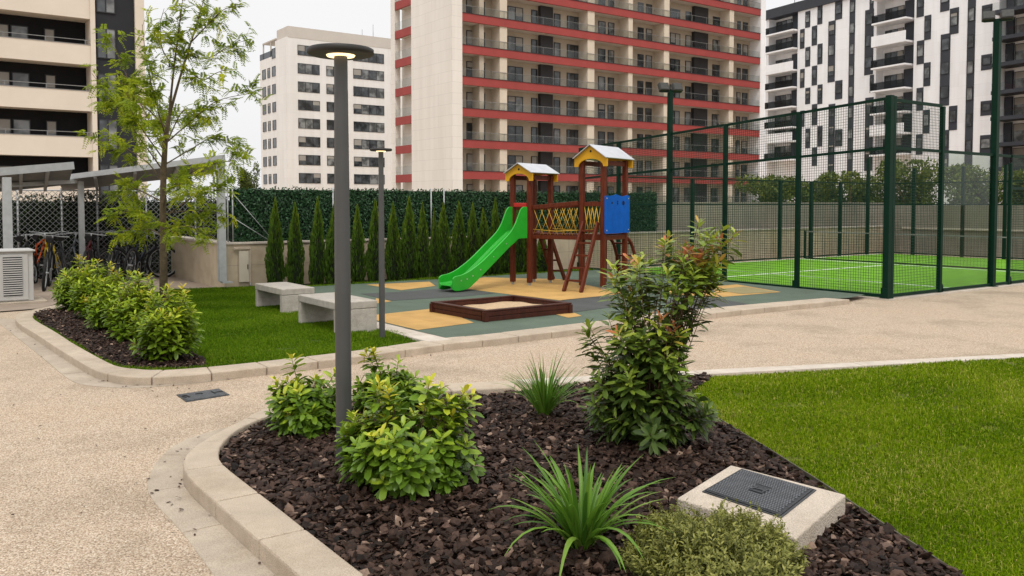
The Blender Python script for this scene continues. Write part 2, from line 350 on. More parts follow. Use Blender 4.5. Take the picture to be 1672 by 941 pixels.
def leaves_mesh(name, pos, d, nrm, Ln, Wd, tint, material, curl=.15, fold=.18, simple=False):
    pos = np.asarray(pos); d = unit(np.asarray(d)); s = unit(np.cross(d, nrm)); n = unit(np.cross(s, d)); k = len(pos)
    Ln = np.broadcast_to(Ln, (k,)); Wd = np.broadcast_to(Wd, (k,))
    if simple: tt = np.array([0,.45,1,.45]); ww = np.array([0,.5,0,-.5]); fc = [np.array([[0,1,2,3]])]
    else:
        tt, ww = T_T, T_W; fc = [np.array([[0,4,1],[0,1,6],[5,3,2],[2,3,7]]), np.array([[4,5,2,1],[1,2,7,6]])]
    m = len(tt)
    V = (pos[:,None,:]+d[:,None,:]*(tt[None,:,None]*Ln[:,None,None])+s[:,None,:]*(ww[None,:,None]*Wd[:,None,None])
         + n[:,None,:]*((-curl*tt**2)[None,:,None]*Ln[:,None,None]+(fold*np.abs(ww))[None,:,None]*Wd[:,None,None]*1.6))
    F = [(f[None]+(np.arange(k)*m)[:,None,None]).reshape(-1, f.shape[1]) for f in fc]
    return npmesh(name, V.reshape(-1, 3), F, material, np.repeat(tint, m))
def in_poly(x, y, poly):
    inside = np.zeros(len(x), bool); n = len(poly)
    for i in range(n):
        x0, y0 = poly[i]; x1, y1 = poly[(i+1) % n]
        if y0 == y1: continue
        c = ((y0 > y) != (y1 > y)) & (x < (x1-x0)*(y-y0)/(y1-y0)+x0); inside ^= c
    return inside
def scatter(poly, n):
    p = np.array(poly); lo = p.min(0); hi = p.max(0); X = RNG.uniform(lo[0], hi[0], n); Y = RNG.uniform(lo[1], hi[1], n)
    k = in_poly(X, Y, poly); return X[k], Y[k]
def area(poly):
    return abs(sum(poly[i][0]*poly[(i+1) % len(poly)][1]-poly[(i+1) % len(poly)][0]*poly[i][1] for i in range(len(poly))))/2
def spline(pts, k=8):
    p = np.array(pts, float); q = np.vstack([2*p[0]-p[1], p, 2*p[-1]-p[-2]]); out = []
    for i in range(1, len(q)-2):
        for t in np.linspace(0, 1, k, endpoint=False):
            a, b_, c, d = q[i-1], q[i], q[i+1], q[i+2]
            out.append(.5*((2*b_)+(-a+c)*t+(2*a-5*b_+4*c-d)*t*t+(-a+3*b_-3*c+d)*t**3))
    out.append(p[-1]); return np.array(out)
def resample(p, n):
    s = np.concatenate([[0], np.cumsum(np.linalg.norm(np.diff(p, axis=0), axis=1))]); t = np.linspace(0, s[-1], n)
    return np.stack([np.interp(t, s, p[:,i]) for i in range(p.shape[1])], 1), s[-1]
def blocks(name, A, B, z0, z1, material, blen=.6, gap=.004, bw=.012):
    """row of separate kerb stones between polylines A and B"""
    A, la = resample(np.array(A), 400); B, lb = resample(np.array(B), 400); nb = max(1, int(max(la, lb)/blen)); mb = MB(); K = 5
    tv = np.linspace(0, 1, 400)
    ni = np.maximum.accumulate(np.argmin(((A[:,None,:]-B[None])**2).sum(-1), axis=1)); ker = np.ones(25)/25
    ni = np.convolve(np.pad(ni.astype(float), 12, mode='edge'), ker, 'valid'); B = np.stack([np.interp(ni, np.arange(400), B[:,q]) for q in (0,1)], 1)
    def at(Pp, t): return np.array([np.interp(t, tv, Pp[:,0]), np.interp(t, tv, Pp[:,1])])
    for i in range(nb):
        g = gap/blen/nb; t = np.linspace(i/nb+g, (i+1)/nb-g, K); v = []; dz = random.uniform(-.0015, .0015)
        for u in t:
            a = at(A, u); c = at(B, u); v += [(*a, z0), (*c, z0), (*c, z1+dz), (*a, z1+dz)]
        f = [(0,1,2,3), tuple((K-1)*4+q for q in (3,2,1,0))]
        for j in range(K-1):
            for q in range(4): f.append((j*4+q, (j+1)*4+q, (j+1)*4+(q+1) % 4, j*4+(q+1) % 4))
        mb.add(v, f)
    o = struct(name, mb, material)
    bpy.context.view_layer.objects.active = o
    import bmesh
    bm = bmesh.new(); bm.from_mesh(o.data); bmesh.ops.recalc_face_normals(bm, faces=bm.faces); bm.to_mesh(o.data); bm.free()
    return bev(o, bw, 2)
# ================================================================== GROUND
mb = MB(); mb.sheet([(-300,-300),(400,-300),(400,400),(-300,400)], 0); struct('path', mb, M['gravel'])
# --- kerb round the lawn, bed and playground
K1o = [(100,496),(60,504),(34,511),(25,518),(31,528),(60,546),(100,572),(149,601),(175,610),(204,615),(243,616),(300,613),(400,603),(576,583),(734,561),(820,552),(1147,513),(1388,489)]
K1i = [(120,500),(85,504),(62,510),(54,516),(60,524),(88,540),(126,564),(178,592),(198,599),(221,602),(250,604),(300,602),(400,593),(576,573),(716,553),(815,543),(1140,505),(1375,484)]
ZK = .085
k1o = spline([W2(*p, ZK) for p in K1o], 8); k1i = spline([W2(*p, ZK) for p in K1i], 8)
blocks('kerb', k1o, k1i, -.05, ZK, M['kerb'], .55)
S1o = [(-12,520),(1,530),(17,543),(66,582),(110,618),(138,629),(193,634),(243,633),(330,625),(420,614)]
n0 = 3*8; n1 = 12*8
blocks('paving_strip', spline([W2(*p) for p in S1o], 8), k1o[n0-6:n1+1], -.05, .004, M['slab'], .6, .004, .003)
zl = .055
lawn1 = [tuple(p) for p in k1i[:14*8+1]] + [W2(704,560,zl), W2(598,531,zl), W2(505,480,zl), W2(498,467,zl), W2(369,470,zl), W2(353,470,zl), W2(276,475,zl)]
bed1_px = [(120,500),(85,504),(62,510),(54,516),(60,524),(88,540),(126,564),(178,592),(198,599),(221,602),(250,604),(300,602),(337,598),(335,588),(300,572),(262,545),(225,520),(190,500),(150,490)]
bed1 = [W2(*p, zl) for p in bed1_px]
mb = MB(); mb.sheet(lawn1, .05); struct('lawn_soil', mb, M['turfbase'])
mb = MB(); mb.sheet(bed1, .056); struct('planting_bed', mb, M['soil'])
# bike bay paving
bay = [W2(-330,478), W2(-120,520), W2(60,506,0), W2(95,498,0), W2(276,476,0), W2(357,471,0), W2(369,470,0), (5.5,30), (-12,30)]
mb = MB(); mb.sheet(bay, .02); struct('bike_bay_paving', mb, M['paver'])
# --- playground
zr = .08
A_ = W2(744,555,zr)
fenceX = None
C_ = W2(1447,490,0)             # padel cage corner
CXX, CYY = C_
play = [A_, W2(600,521,zr), W2(507,480,zr), W2(500,467,zr), (W2(500,467,zr)[0], 16.75), (CXX-.12, 16.75), (CXX-.12, CYY+.35), W2(1388,486,zr), W2(1140,507,zr), W2(815,545,zr)]
ZP = .078
mb = MB(); mb.sheet(play, ZP, 0)
def patch(pts, mi, dz): mb.sheet([W2(*p, ZP+dz) for p in pts], ZP+dz, mi)
patch([(598,465),(701,460),(711,467),(655,474)], 1, .004)
patch([(589,480),(660,476),(745,470),(808,479),(760,484),(640,491)], 2, .004)
patch([(614,487),(640,492),(612,496)], 1, .004)
patch([(605,515),(716,503),(774,527),(682,539),(605,521)], 1, .004)
patch([(751,458),(792,453),(915,456),(1020,479),(918,491),(826,480),(762,472)], 1, .004)
patch([(918,490),(996,482),(1010,500),(936,510),(870,500)], 2, .004)
patch([(1090,474),(1203,464.5),(1275,477),(1180,485),(1090,481)], 1, .004)
patch([(1165,473),(1215,468),(1268,476.5),(1212,480)], 3, .008)
patch([(1105,483),(1169,486.5),(1229,498),(1128,507),(1085,496)], 2, .004)
patch([(905,513),(938,511),(950,516),(928,519)], 1, .004)
struct('playground_floor', mb, [M['r_green'], M['r_orange'], M['r_grey'], M['r_olive']])
blocks('kerb_strip', [W2(741,555,ZK), W2(598,521,ZK)], [W2(700,558,ZK), W2(590,529,ZK)], -.02, ZK+.002, M['kerbpale'], .5)
# --- near planter
ZF = .10
K2o = [(842,621),(710,627),(560,641),(449,661),(391,687),(340,714),(309,736),(299,755),(303,772),(322,793),(355,822),(449,905),(540,985),(640,1070)]
K2i = [(845,632),(719,639),(565,653),(456,674),(395,697),(366,720),(357,738),(363,756),(398,785),(440,817),(500,864),(594,937),(690,1010),(790,1085)]
k2o = spline([W2(*p, ZF) for p in K2o], 8); k2i = spline([W2(*p, ZF) for p in K2i], 8)
blocks('planter_kerb', k2o, k2i, -.05, ZF, M['kerb'], .62, .004, .014)
S2o = [(372,698),(301,719),(261,749),(241,788),(250,818),(297,870),(350,941),(405,1010),(470,1090)]
blocks('planter_paving_strip', spline([W2(*p) for p in S2o], 8), k2o[4*8+3:], -.05, .004, M['slab'], .75, .004, .003)
FKo = [W2(842,621,.03), W2(1000,613,.03), W2(1169,604,.03), W2(1672,578,.03), W2(2300,545,.03)]
FKi = [W2(845,630,.03), W2(1000,621,.03), W2(1165,611,.03), W2(1672,584,.03), W2(2300,550,.03)]
blocks('lawn_kerb', FKo, FKi, -.05, .035, M['kerbpale'], .9, .003, .004)
zm = .06
EDG = [(1165,612),(1128,640),(1151,673),(1255,736),(1353,799),(1455,868),(1565,941),(1800,1097)]
edg = [W2(*p, zm) for p in EDG]
mulch = [tuple(p) for p in k2i] + [edg[-1]] + edg[::-1][1:] + [W2(1000,622,zm)]
mb = MB(); mb.sheet(mulch, .035); struct('planter_soil', mb, M['soil'])
lawn2 = [edg[0], W2(1672,585,.03), W2(2300,551,.03), W2(2700,760,.03), W2(2600,1097,.03)] + edg[::-1][:-1]
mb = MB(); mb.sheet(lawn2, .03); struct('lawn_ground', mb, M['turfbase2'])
mb = MB()
for a_, b_ in zip(edg[1:-1], edg[2:]): mb.beam((*a_, .035), (*b_, .035), .006, .085)
struct('lawn_edging', mb, M['edging'])
# --- bark chips
def chips(name, poly, n, z, smin, smax, layers=.03):
    X, Y = scatter(poly, n); k = len(X); ico = MB()
    t = (1+5**.5)/2
    B = unit(np.array([(-1,t,0),(1,t,0),(-1,-t,0),(1,-t,0),(0,-1,t),(0,1,t),(0,-1,-t),(0,1,-t),(t,0,-1),(t,0,1),(-t,0,-1),(-t,0,1)], float))
    Fc = np.array([(0,11,5),(0,5,1),(0,1,7),(0,7,10),(0,10,11),(1,5,9),(5,11,4),(11,10,2),(10,7,6),(7,1,8),(3,9,4),(3,4,2),(3,2,6),(3,6,8),(3,8,9),(4,9,5),(2,4,11),(6,2,10),(8,6,7),(9,8,1)])
    sz = smin+(smax-smin)*RNG.random(k)**2.2
    V = B[None]*(1+RNG.normal(0, .22, (k,12,1)))
    V = V*np.stack([sz, sz*RNG.uniform(.55,.95,k), sz*RNG.uniform(.2,.42,k)], 1)[:,None,:]
    az = RNG.uniform(0, 6.283, k); tx = RNG.normal(0, .42, k); ty = RNG.normal(0, .42, k)
    x, y, zz = V[...,0], V[...,1], V[...,2]
    y, zz = y*np.cos(tx)[:,None]-zz*np.sin(tx)[:,None], y*np.sin(tx)[:,None]+zz*np.cos(tx)[:,None]
    x, zz = x*np.cos(ty)[:,None]+zz*np.sin(ty)[:,None], -x*np.sin(ty)[:,None]+zz*np.cos(ty)[:,None]
    x, y = x*np.cos(az)[:,None]-y*np.sin(az)[:,None], x*np.sin(az)[:,None]+y*np.cos(az)[:,None]
    und = .012*np.sin(X*2.3+1)*np.cos(Y*1.9)
    V = np.stack([x+X[:,None], y+Y[:,None], zz+(z+und+layers*RNG.random(k))[:,None]], -1)
    F = (Fc[None]+(np.arange(k)*12)[:,None,None]).reshape(-1, 3)
    tint = np.clip(RNG.normal(.36, .2, k), 0, .9); hi = RNG.random(k) < .035; tint[hi] = RNG.uniform(.9, 1, hi.sum())
    return tag(link(name, npmesh(name, V.reshape(-1,3), [F], M['bark'], np.repeat(tint, 12), smooth=False)), kind='stuff')
chips('bark_mulch', mulch, 66000, .04, .011, .042, .038)
chips('bed_bark_mulch', bed1, 14000, .058, .012, .034, .02)
lit = []
kp = k2o[20:100]; ii = RNG.integers(0, len(kp), 46); off = np.abs(RNG.normal(0,.16,46))+.01
ctr_ = np.array(mulch).mean(0); LX = kp[ii]+unit(kp[ii]-ctr_)*off[:,None]+RNG.normal(0,.03,(46,2))
kq = k1o[30:120]; ii = RNG.integers(0, len(kq), 40); ctr1 = np.array(lawn1).mean(0); LX2 = kq[ii]+unit(kq[ii]-ctr1)*(np.abs(RNG.normal(0,.2,40))+.01)[:,None]
LP = np.vstack([LX, LX2, np.stack(scatter([W2(0,640),W2(-60,941),W2(330,941),W2(230,760),W2(420,660),W2(180,640)], 60), 1)[:14]]); k_ = len(LP); az_ = RNG.uniform(0,6.283,k_)
tag(link('leaf_litter', leaves_mesh('leaf_litter', np.column_stack([LP, np.full(k_,.012)]), np.stack([np.cos(az_),np.sin(az_),RNG.normal(0,.15,k_)],1), np.stack([RNG.normal(0,.3,k_),RNG.normal(0,.3,k_),np.ones(k_)],1), RNG.uniform(.018,.045,k_), RNG.uniform(.010,.020,k_), RNG.uniform(.3,.85,k_), M['bark'])), kind='stuff')
# --- grass
def grass(name, poly, material, n, hmin, hmax, w, z, keep=None, fall=None):
    X, Y = scatter(poly, n)
    if fall is not None:
        d = X*FW[0]+Y*FW[1]; k = RNG.random(len(X)) < np.clip((fall/d)**1.3, 0, 1); X, Y, d = X[k], Y[k], d[k]
        w = w*np.clip(d/fall, 1, 4)**.8
    if keep is not None:
        k = keep(X, Y); X, Y = X[k], Y[k]; w = w[k] if hasattr(w, '__len__') else w
    thin = np.sin(X*5.1+2*np.sin(Y*3.3))*np.sin(Y*6.1+1.5*np.sin(X*2.9)); kk = RNG.random(len(X)) > np.clip((thin-.72)*3.2, 0, .8); X, Y = X[kk], Y[kk]; w = w[kk] if hasattr(w, '__len__') else w
    k = len(X); h = RNG.uniform(hmin, hmax, k); az = RNG.uniform(0, 6.283, k); lean = np.abs(RNG.normal(0, .95, k))
    clump = .5+.25*(np.sin(X*3.1+np.sin(Y*2.3)*2)+np.sin(Y*4.3+X*1.7)); h = h*(.6+.8*clump)
    a = np.stack([np.cos(az), np.sin(az), np.zeros(k)], 1); s = np.stack([-np.sin(az), np.cos(az), np.zeros(k)], 1)*np.asarray(w).reshape(-1,1) if hasattr(w, '__len__') else np.stack([-np.sin(az), np.cos(az), np.zeros(k)], 1)*w
    p0 = np.stack([X, Y, np.full(k, z)], 1); up = np.array([0,0,1.])
    p1 = p0+a*(h*lean*.3)[:,None]+up*(h*.6)[:,None]; p2 = p0+a*(h*lean*1.0)[:,None]+up*(h*np.clip(1-.35*lean,.35,1))[:,None]
    V = np.stack([p0-s, p0+s, p1-s*.8, p1+s*.8, p2], 1).reshape(-1,3); o5 = (np.arange(k)*5)[:,None]
    patch_ = .16*np.sin(X*1.9+1.7*np.sin(Y*1.3+.4))*np.sin(Y*2.2+1.2*np.sin(X*1.1)); tint = np.clip(RNG.normal(.30, .23, k)+.22*clump+patch_, 0, .9); dry = np.sin(X*1.3+2*np.sin(Y*.9))*np.sin(Y*1.7+X*.6) > .55; hi = RNG.random(k) < np.where(dry, .16, .05); tint[hi] = RNG.uniform(.9, 1, hi.sum())
    return tag(link(name, npmesh(name, V, [o5+np.array([[0,1,3,2]]), o5+np.array([[2,3,4]])], material, np.repeat(tint, 5))), kind='stuff')
near_bed = lambda X, Y: ~in_poly(X, Y, bed1)
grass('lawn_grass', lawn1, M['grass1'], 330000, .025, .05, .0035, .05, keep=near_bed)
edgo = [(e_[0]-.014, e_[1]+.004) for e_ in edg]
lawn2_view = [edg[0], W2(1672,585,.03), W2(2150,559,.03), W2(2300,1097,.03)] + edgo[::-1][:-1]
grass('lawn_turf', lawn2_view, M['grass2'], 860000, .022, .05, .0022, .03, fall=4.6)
# ================================================================== SHRUBS
def shoots_to_leaves(base, tips, leafL, leafW, nleaf, run, redness, seed, upbias=.5, young=.25, tshift=0.0, along=0):
    """tips: (n,3). returns leaf arrays and stem curves"""
    r = np.random.default_rng(seed); pos = []; dr = []; nr = []; ln = []; wd = []; ti = []; stems = []
    zmin = tips[:,2].min(); zr_ = np.ptp(tips[:,2])+1e-6; cxy = tips[:,:2].mean(0)
    for i, tp in enumerate(tips):
        b0 = base+np.array([r.normal(0,.03), r.normal(0,.03), 0]); midz = b0[2]+(tp[2]-b0[2])*r.uniform(.35,.6)
        mid = np.array([b0[0]+(tp[0]-b0[0])*.45, b0[1]+(tp[1]-b0[1])*.45, midz+.05])
        stems.append((b0, mid, tp))
        d = unit(tp-mid); d = unit(d*(1-upbias)+np.array([0,0,1.])*upbias+r.normal(0,.12,3))
        u = unit(np.cross(d, [0.3,.9,.2])); v = np.cross(d, u); ph = r.uniform(0, 6.28)
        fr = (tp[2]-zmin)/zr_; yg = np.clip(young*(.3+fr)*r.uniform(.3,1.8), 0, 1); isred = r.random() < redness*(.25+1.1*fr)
        for j in range(nleaf):
            q = j/(nleaf-1); a = ph+j*2.4
            rad = u*math.cos(a)+v*math.sin(a); el = .12+.85*q**2.4       # tip leaves stand up
            pos.append(tp-d*run*(1-q)); dd = rad*math.cos(el)+d*math.sin(el)+r.normal(0,.12,3)+np.array([0,0,-.12*(1-q)])
            dr.append(dd); nr.append(d*math.cos(el)-rad*math.sin(el)+r.normal(0,.1,3))
            sz = (1-.45*q**3)*r.uniform(.75,1.15); ln.append(leafL*sz); wd.append(leafW*sz*r.uniform(.85,1.1))
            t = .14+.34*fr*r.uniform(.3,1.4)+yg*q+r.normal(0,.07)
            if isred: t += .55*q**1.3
            ti.append(t+tshift)
        for j in range(along):
            q = r.uniform(.32,.93); p_ = b0*(1-q)**2+2*mid*q*(1-q)+tp*q*q; a = r.uniform(0,6.28); rad = u*math.cos(a)+v*math.sin(a)
            pos.append(p_); dr.append(rad+d*.45+r.normal(0,.15,3)); nr.append(d-rad*.4+r.normal(0,.15,3)); sz = r.uniform(.75,1.1); ln.append(leafL*sz); wd.append(leafW*sz)
            ti.append(.12+.30*((p_[2]-zmin)/zr_)*r.uniform(.3,1.3)+r.normal(0,.06)+tshift)
    return [np.array(x) for x in (pos, dr, nr, ln, wd)], np.clip(ti, 0, 1), stems
def blob_tips(blobs, n, r):
    vol = np.array([b[3]*b[4]*b[5] for b in blobs])**.75; pr = vol/vol.sum(); out = []
    while len(out) < n:
        b = blobs[r.choice(len(blobs), p=pr)]; q = unit(r.normal(0,1,3))*r.uniform(.25,1)**.45
        p = np.array(b[:3])+q*np.array(b[3:])
        if p[2] > .12: out.append(p)
    return np.array(out)
def shrub(label, base, blobs, n, leafL, leafW, nleaf, run, material, redness=0, seed=1, stem_r=.006, young=.25, name='shrub', group=None, upbias=.5, stem='stem', tshift=0.0, cat='shrub', along=0):
    r = np.random.default_rng(seed); base = np.array(base, float); tips = blob_tips(blobs, n, r)
    arr, ti, stems = shoots_to_leaves(base, tips, leafL, leafW, nleaf, run, redness, seed+1, upbias, young, tshift, along)
    t = thing(name, tuple(base), label, cat, group=group)
    link('foliage', leaves_mesh('foliage', arr[0]-base, arr[1], arr[2], arr[3], arr[4], ti, material), t)
    mb = MB()
    for (a, m_, c) in stems:
        pts = [a*(1-q)**2+2*m_*q*(1-q)+c*q*q for q in (0,.33,.66,1)]
        mb.tube(pts, [stem_r*1.3, stem_r, stem_r*.7, stem_r*.4], 5, cap=False)
    mb.build('stem', M[stem], t); return t
def px_blob(px, py, rx, ry, dep, dd=0.0, rd=None):
    p = P(px, py, dep+dd); k = dep/FPX; return (p[0], p[1], p[2], rx*k, (rd if rd else rx*k), ry*k)
# photinia
b0 = W(1062,722,.07); dep = b0[0]*FW[0]+b0[1]*FW[1]
bl = [px_blob(1058,668,108,50,dep), px_blob(1048,598,86,52,dep), px_blob(1050,530,88,46,dep), px_blob(1030,455,52,44,dep,.05), px_blob(1105,440,84,50,dep), px_blob(1138,390,58,32,dep), px_blob(1165,400,34,24,dep,0,.12),
      px_blob(1145,342,10,20,dep,0,.06), px_blob(1186,378,20,20,dep,.05,.1), px_blob(1165,440,30,26,dep,0,.1), px_blob(990,432,14,24,dep,-.05,.1), px_blob(1015,400,10,14,dep,0,.06), px_blob(1132,655,38,38,dep,-.1,.15), px_blob(1125,505,30,30,dep,.05,.1), px_blob(972,640,22,26,dep,0,.12), px_blob(975,540,16,26,dep,0,.1), px_blob(1060,718,78,14,dep,-.15)]
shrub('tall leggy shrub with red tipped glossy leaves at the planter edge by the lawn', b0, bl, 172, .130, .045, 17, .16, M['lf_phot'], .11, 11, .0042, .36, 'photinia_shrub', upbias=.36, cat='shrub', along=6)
# pittosporum-like shrubs in the planter
def pitt(px, py, w, top, n, seed, label, LL=.088, extra=()):
    b0 = W(px, py, .07); dep = b0[0]*FW[0]+b0[1]*FW[1]; k = dep/FPX; cz = (py-top)
    bl = [px_blob(px, py-cz*.30, w*.46, cz*.24, dep), px_blob(px, py-cz*.52, w*.42, cz*.30, dep)] + [px_blob(*e, dep) for e in extra]
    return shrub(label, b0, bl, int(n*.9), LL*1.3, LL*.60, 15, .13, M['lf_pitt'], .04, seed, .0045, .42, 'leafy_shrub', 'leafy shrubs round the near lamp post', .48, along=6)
pitt(668,790,256,618,165,21,'broad bright green shrub in front of the near lamp post', .086, [(620,640,26,22),(662,622,14,18),(762,652,16,22),(708,632,22,22),(735,645,20,22),(562,712,16,18)])
pitt(500,702,146,598,82,22,'shrub left of the near lamp post beside the curved kerb', .085, [(483,590,10,14),(540,598,16,22),(450,630,10,14)])
pitt(640,670,150,590,88,23,'narrow shrub with pinkish tip behind the near lamp post', .082, [(602,578,10,14),(655,584,12,16),(675,612,12,16)])
# shrubs in the lawn bed
bedsh = [((126,506),84,424,'bed shrub at the rear end of the row, nearest the grey louvred cabinet'),((156,521),82,430,'second bed shrub from the grey louvred cabinet in the lawn bed row'),((186,538),92,440,'middle bed shrub of the five in the row beside the slender tree'),((218,556),92,450,'fourth bed shrub from the cabinet, just left of the front bed shrub'),
         ((268,588),116,468,'bed shrub at the front end of the row, nearest the rounded kerb')]
for i, ((px, py), w, top, lab) in enumerate(bedsh):
    b0 = W(px, py, .06); dep = b0[0]*FW[0]+b0[1]*FW[1]; cz = py-top
    bl = [px_blob(px, py-cz*.35, w*.48, cz*.28, dep), px_blob(px+4, py-cz*.62, w*.44, cz*.26, dep), px_blob(px-w*.2, top+14, 9, 12, dep), px_blob(px+w*.28, top+10, 8, 12, dep), px_blob(px+w*.05, top+2, 7, 10, dep), px_blob(px-w*.44, py-cz*.5, 10, 14, dep), px_blob(px+w*.46, py-cz*.45, 10, 16, dep)]
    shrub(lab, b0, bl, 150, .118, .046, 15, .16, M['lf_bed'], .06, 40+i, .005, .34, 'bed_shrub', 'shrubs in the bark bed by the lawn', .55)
# strappy plants
def strappy(label, px, py, n, length, width, seed, spread, name, stiff, tmat):
    b0 = np.array(W(px, py, .06)); r = np.random.default_rng(seed); S = 9; V = []; F = []; T = []
    for i in range(n):
        az = r.uniform(0, 6.283); out = spread*r.uniform(.05,1)**.8; Ln = length*r.uniform(.6,1.08); el = math.pi/2-out*.9; p = b0+np.array([math.cos(az)*.05*r.random(), math.sin(az)*.05*r.random(), 0])
        droop = (1-stiff)*r.uniform(.5,1.6)*(.35+out); w = width*r.uniform(.75,1.1); sd = np.array([-math.sin(az), math.cos(az), 0]); base = len(V)
        tint = np.clip(r.normal(.5,.2),0,1); az2 = az
        for k in range(S):
            q = k/(S-1); e = el-droop*2.0*q**1.6; d = np.array([math.cos(az2)*math.cos(e), math.sin(az2)*math.cos(e), math.sin(e)])
            if k: p = p+d*Ln/(S-1)
            p[2] = max(p[2], .07)
            ww = w*(.55+.45*min(1,q*4))*(1-q**3.2)+.0008; n_ = np.cross(sd, d)
            V += [p-sd*ww/2+n_*ww*.22, p.copy(), p+sd*ww/2+n_*ww*.22]; T += [tint]*3
            if k:
                o_ = base+(k-1)*3; F += [(o_,o_+1,o_+4,o_+3),(o_+1,o_+2,o_+5,o_+4)]
    me = npmesh(name, np.array(V)-b0, [np.array(F)], tmat, np.array(T)); o = link(name, me); o.location = b0
    return tag(o, label, 'plant')
strappy('daylily clump with broad arching blades in the foreground bark', 950, 898, 84, .56, .029, 5, .82, 'daylily', .45, M['lf_lily'])
strappy('finer upright grass tuft beside the tall red tipped shrub', 889, 680, 150, .54, .012, 6, .72, 'ornamental_grass', .62, M['lf_lily'])
# low fine-leaved dome
b0 = np.array(W(1172,935,.06)); r = np.random.default_rng(9); pos=[]; dr=[]; nr=[]; ti=[]; mb = MB()
for i in range(1500):
    a = r.uniform(0,6.283); q = r.random()**.5; rr = .41*q*(1+.13*math.sin(3*a+1)+.08*math.sin(5*a)); top = np.array([b0[0]+math.cos(a)*rr*1.0, b0[1]+math.sin(a)*rr, b0[2]+.04+.185*math.sqrt(max(0,1-q*q*.92))*r.uniform(.62,1.15)*(1+.16*math.sin(a*2+q*5))])
    if r.random() < .10: top[2] += r.uniform(.03,.08)
    d = unit(np.array([math.cos(a)*q*.8, math.sin(a)*q*.8, 1])+r.normal(0,.2,3)); ll = r.uniform(.07,.12)
    if i % 2 == 0: mb.tube([top-d*ll*1.2, top], [.0016,.0008], 3, cap=False)
    tb = r.normal(.5,.16)
    for j in range(13):
        f = j/12; u = unit(r.normal(0,1,3)); u = unit(u-d*(u@d)); pos.append(top-d*ll*(1-f)); dr.append(u*.9+d*.7); nr.append(d-u*.5); ti.append(np.clip(tb-.35+.5*f,0,1))
t = thing('low_shrub', tuple(b0), 'low olive green mound of tiny leaves beside the square access cover', 'shrub')
link('foliage', leaves_mesh('foliage', np.array(pos)-b0, dr, np.array(nr), .024, .0095, np.array(ti), M['lf_low'], simple=True), t); mb.build('stem', M['stemg'], t)
# ================================================================== YOUNG TREE
tb = np.array(W(267,502,.06)); tdep = tb[0]*FW[0]+tb[1]*FW[1]
def tp(px, py, dd=0): return np.array(P(px, py, tdep+dd))
tree = thing('young_tree', tuple(tb), 'slender young tree with feathery yellow green leaves in the lawn bed', 'tree')
r = np.random.default_rng(31)
trunk = [tb, tp(267,430), tp(266,350), tp(267,280), tp(270,230), tp(276,190)]
tk = MB(); tk.tube([*trunk], [.068,.060,.053,.047,.040,.032], 10); tk.build('trunk', M['bark_trunk'], tree)
def on_trunk(py): 
    ys = [502,430,350,280,230,190]; return np.array([np.interp(-py, [-y for y in ys], [p[i] for p in trunk]) for i in range(3)])
lead1 = [tp(276,190), tp(296,120,.1), tp(318,50,.15), tp(338,-20,.2)]; lead2 = [tp(276,190), tp(283,120,-.1), tp(292,50,-.15), tp(300,-15,-.2)]
branches = [(lead1, .026), (lead2, .022)]
def br(start, *pts): branches.append(([start, *[tp(*p) for p in pts]], .012))
br(on_trunk(250), (240,190,.3),(205,120,.6),(178,52,.8)); br(on_trunk(280), (235,235,-.3),(195,180,-.6),(150,120,-.8))
br(on_trunk(300), (240,265,.2),(200,240,.4),(160,228,.6)); br(on_trunk(235), (310,200,-.3),(355,165,-.5),(425,150,-.6))
br(tp(305,90,.12), (340,95,.3),(375,75,.5),(402,66,.6)); br(on_trunk(270), (310,245,.3),(350,225,.6),(392,245,.8))
br(on_trunk(320), (300,290,-.4),(340,270,-.7),(385,262,-.9)); br(on_trunk(350), (300,345,.4),(340,345,.8),(372,352,.9))
br(on_trunk(370), (240,350,-.4),(212,345,-.6),(186,352,-.8)); br(on_trunk(385), (245,375,.5),(220,372,.7),(196,378,.8))
br(on_trunk(375), (290,370,-.6),(315,372,-.8),(335,392,-.9)); br(on_trunk(340), (275,310,-.6),(300,300,-1.0),(322,306,-1.2))
br(on_trunk(225), (250,150,-.5),(238,90,-.7),(232,40,-.8)); br(tp(284,110,-.1), (265,80,-.3),(262,40,-.4),(268,14,-.5))
br(tp(300,110,.1), (330,130,-.3),(352,120,-.5),(372,112,-.6)); br(on_trunk(210), (225,165,.6),(192,160,.9),(166,168,1.0))
br(on_trunk(240), (300,180,.6),(330,190,.9),(352,186,1.1)); br(tp(311,70,.14), (340,40,-.1),(362,18,-.2),(384,10,-.3))
br(on_trunk(330), (225,310,.7),(205,305,1.0),(192,318,1.1)); br(on_trunk(260), (260,200,1.0),(256,160,1.3),(250,130,1.4))
br(on_trunk(262), (230,208,-.9),(214,180,-1.2),(206,150,-1.3)); br(on_trunk(355), (320,320,.0),(350,312,.1),(362,300,.2))
wood = MB(); lp=[]; ld=[]; lnr=[]; lt=[]; lL=[]
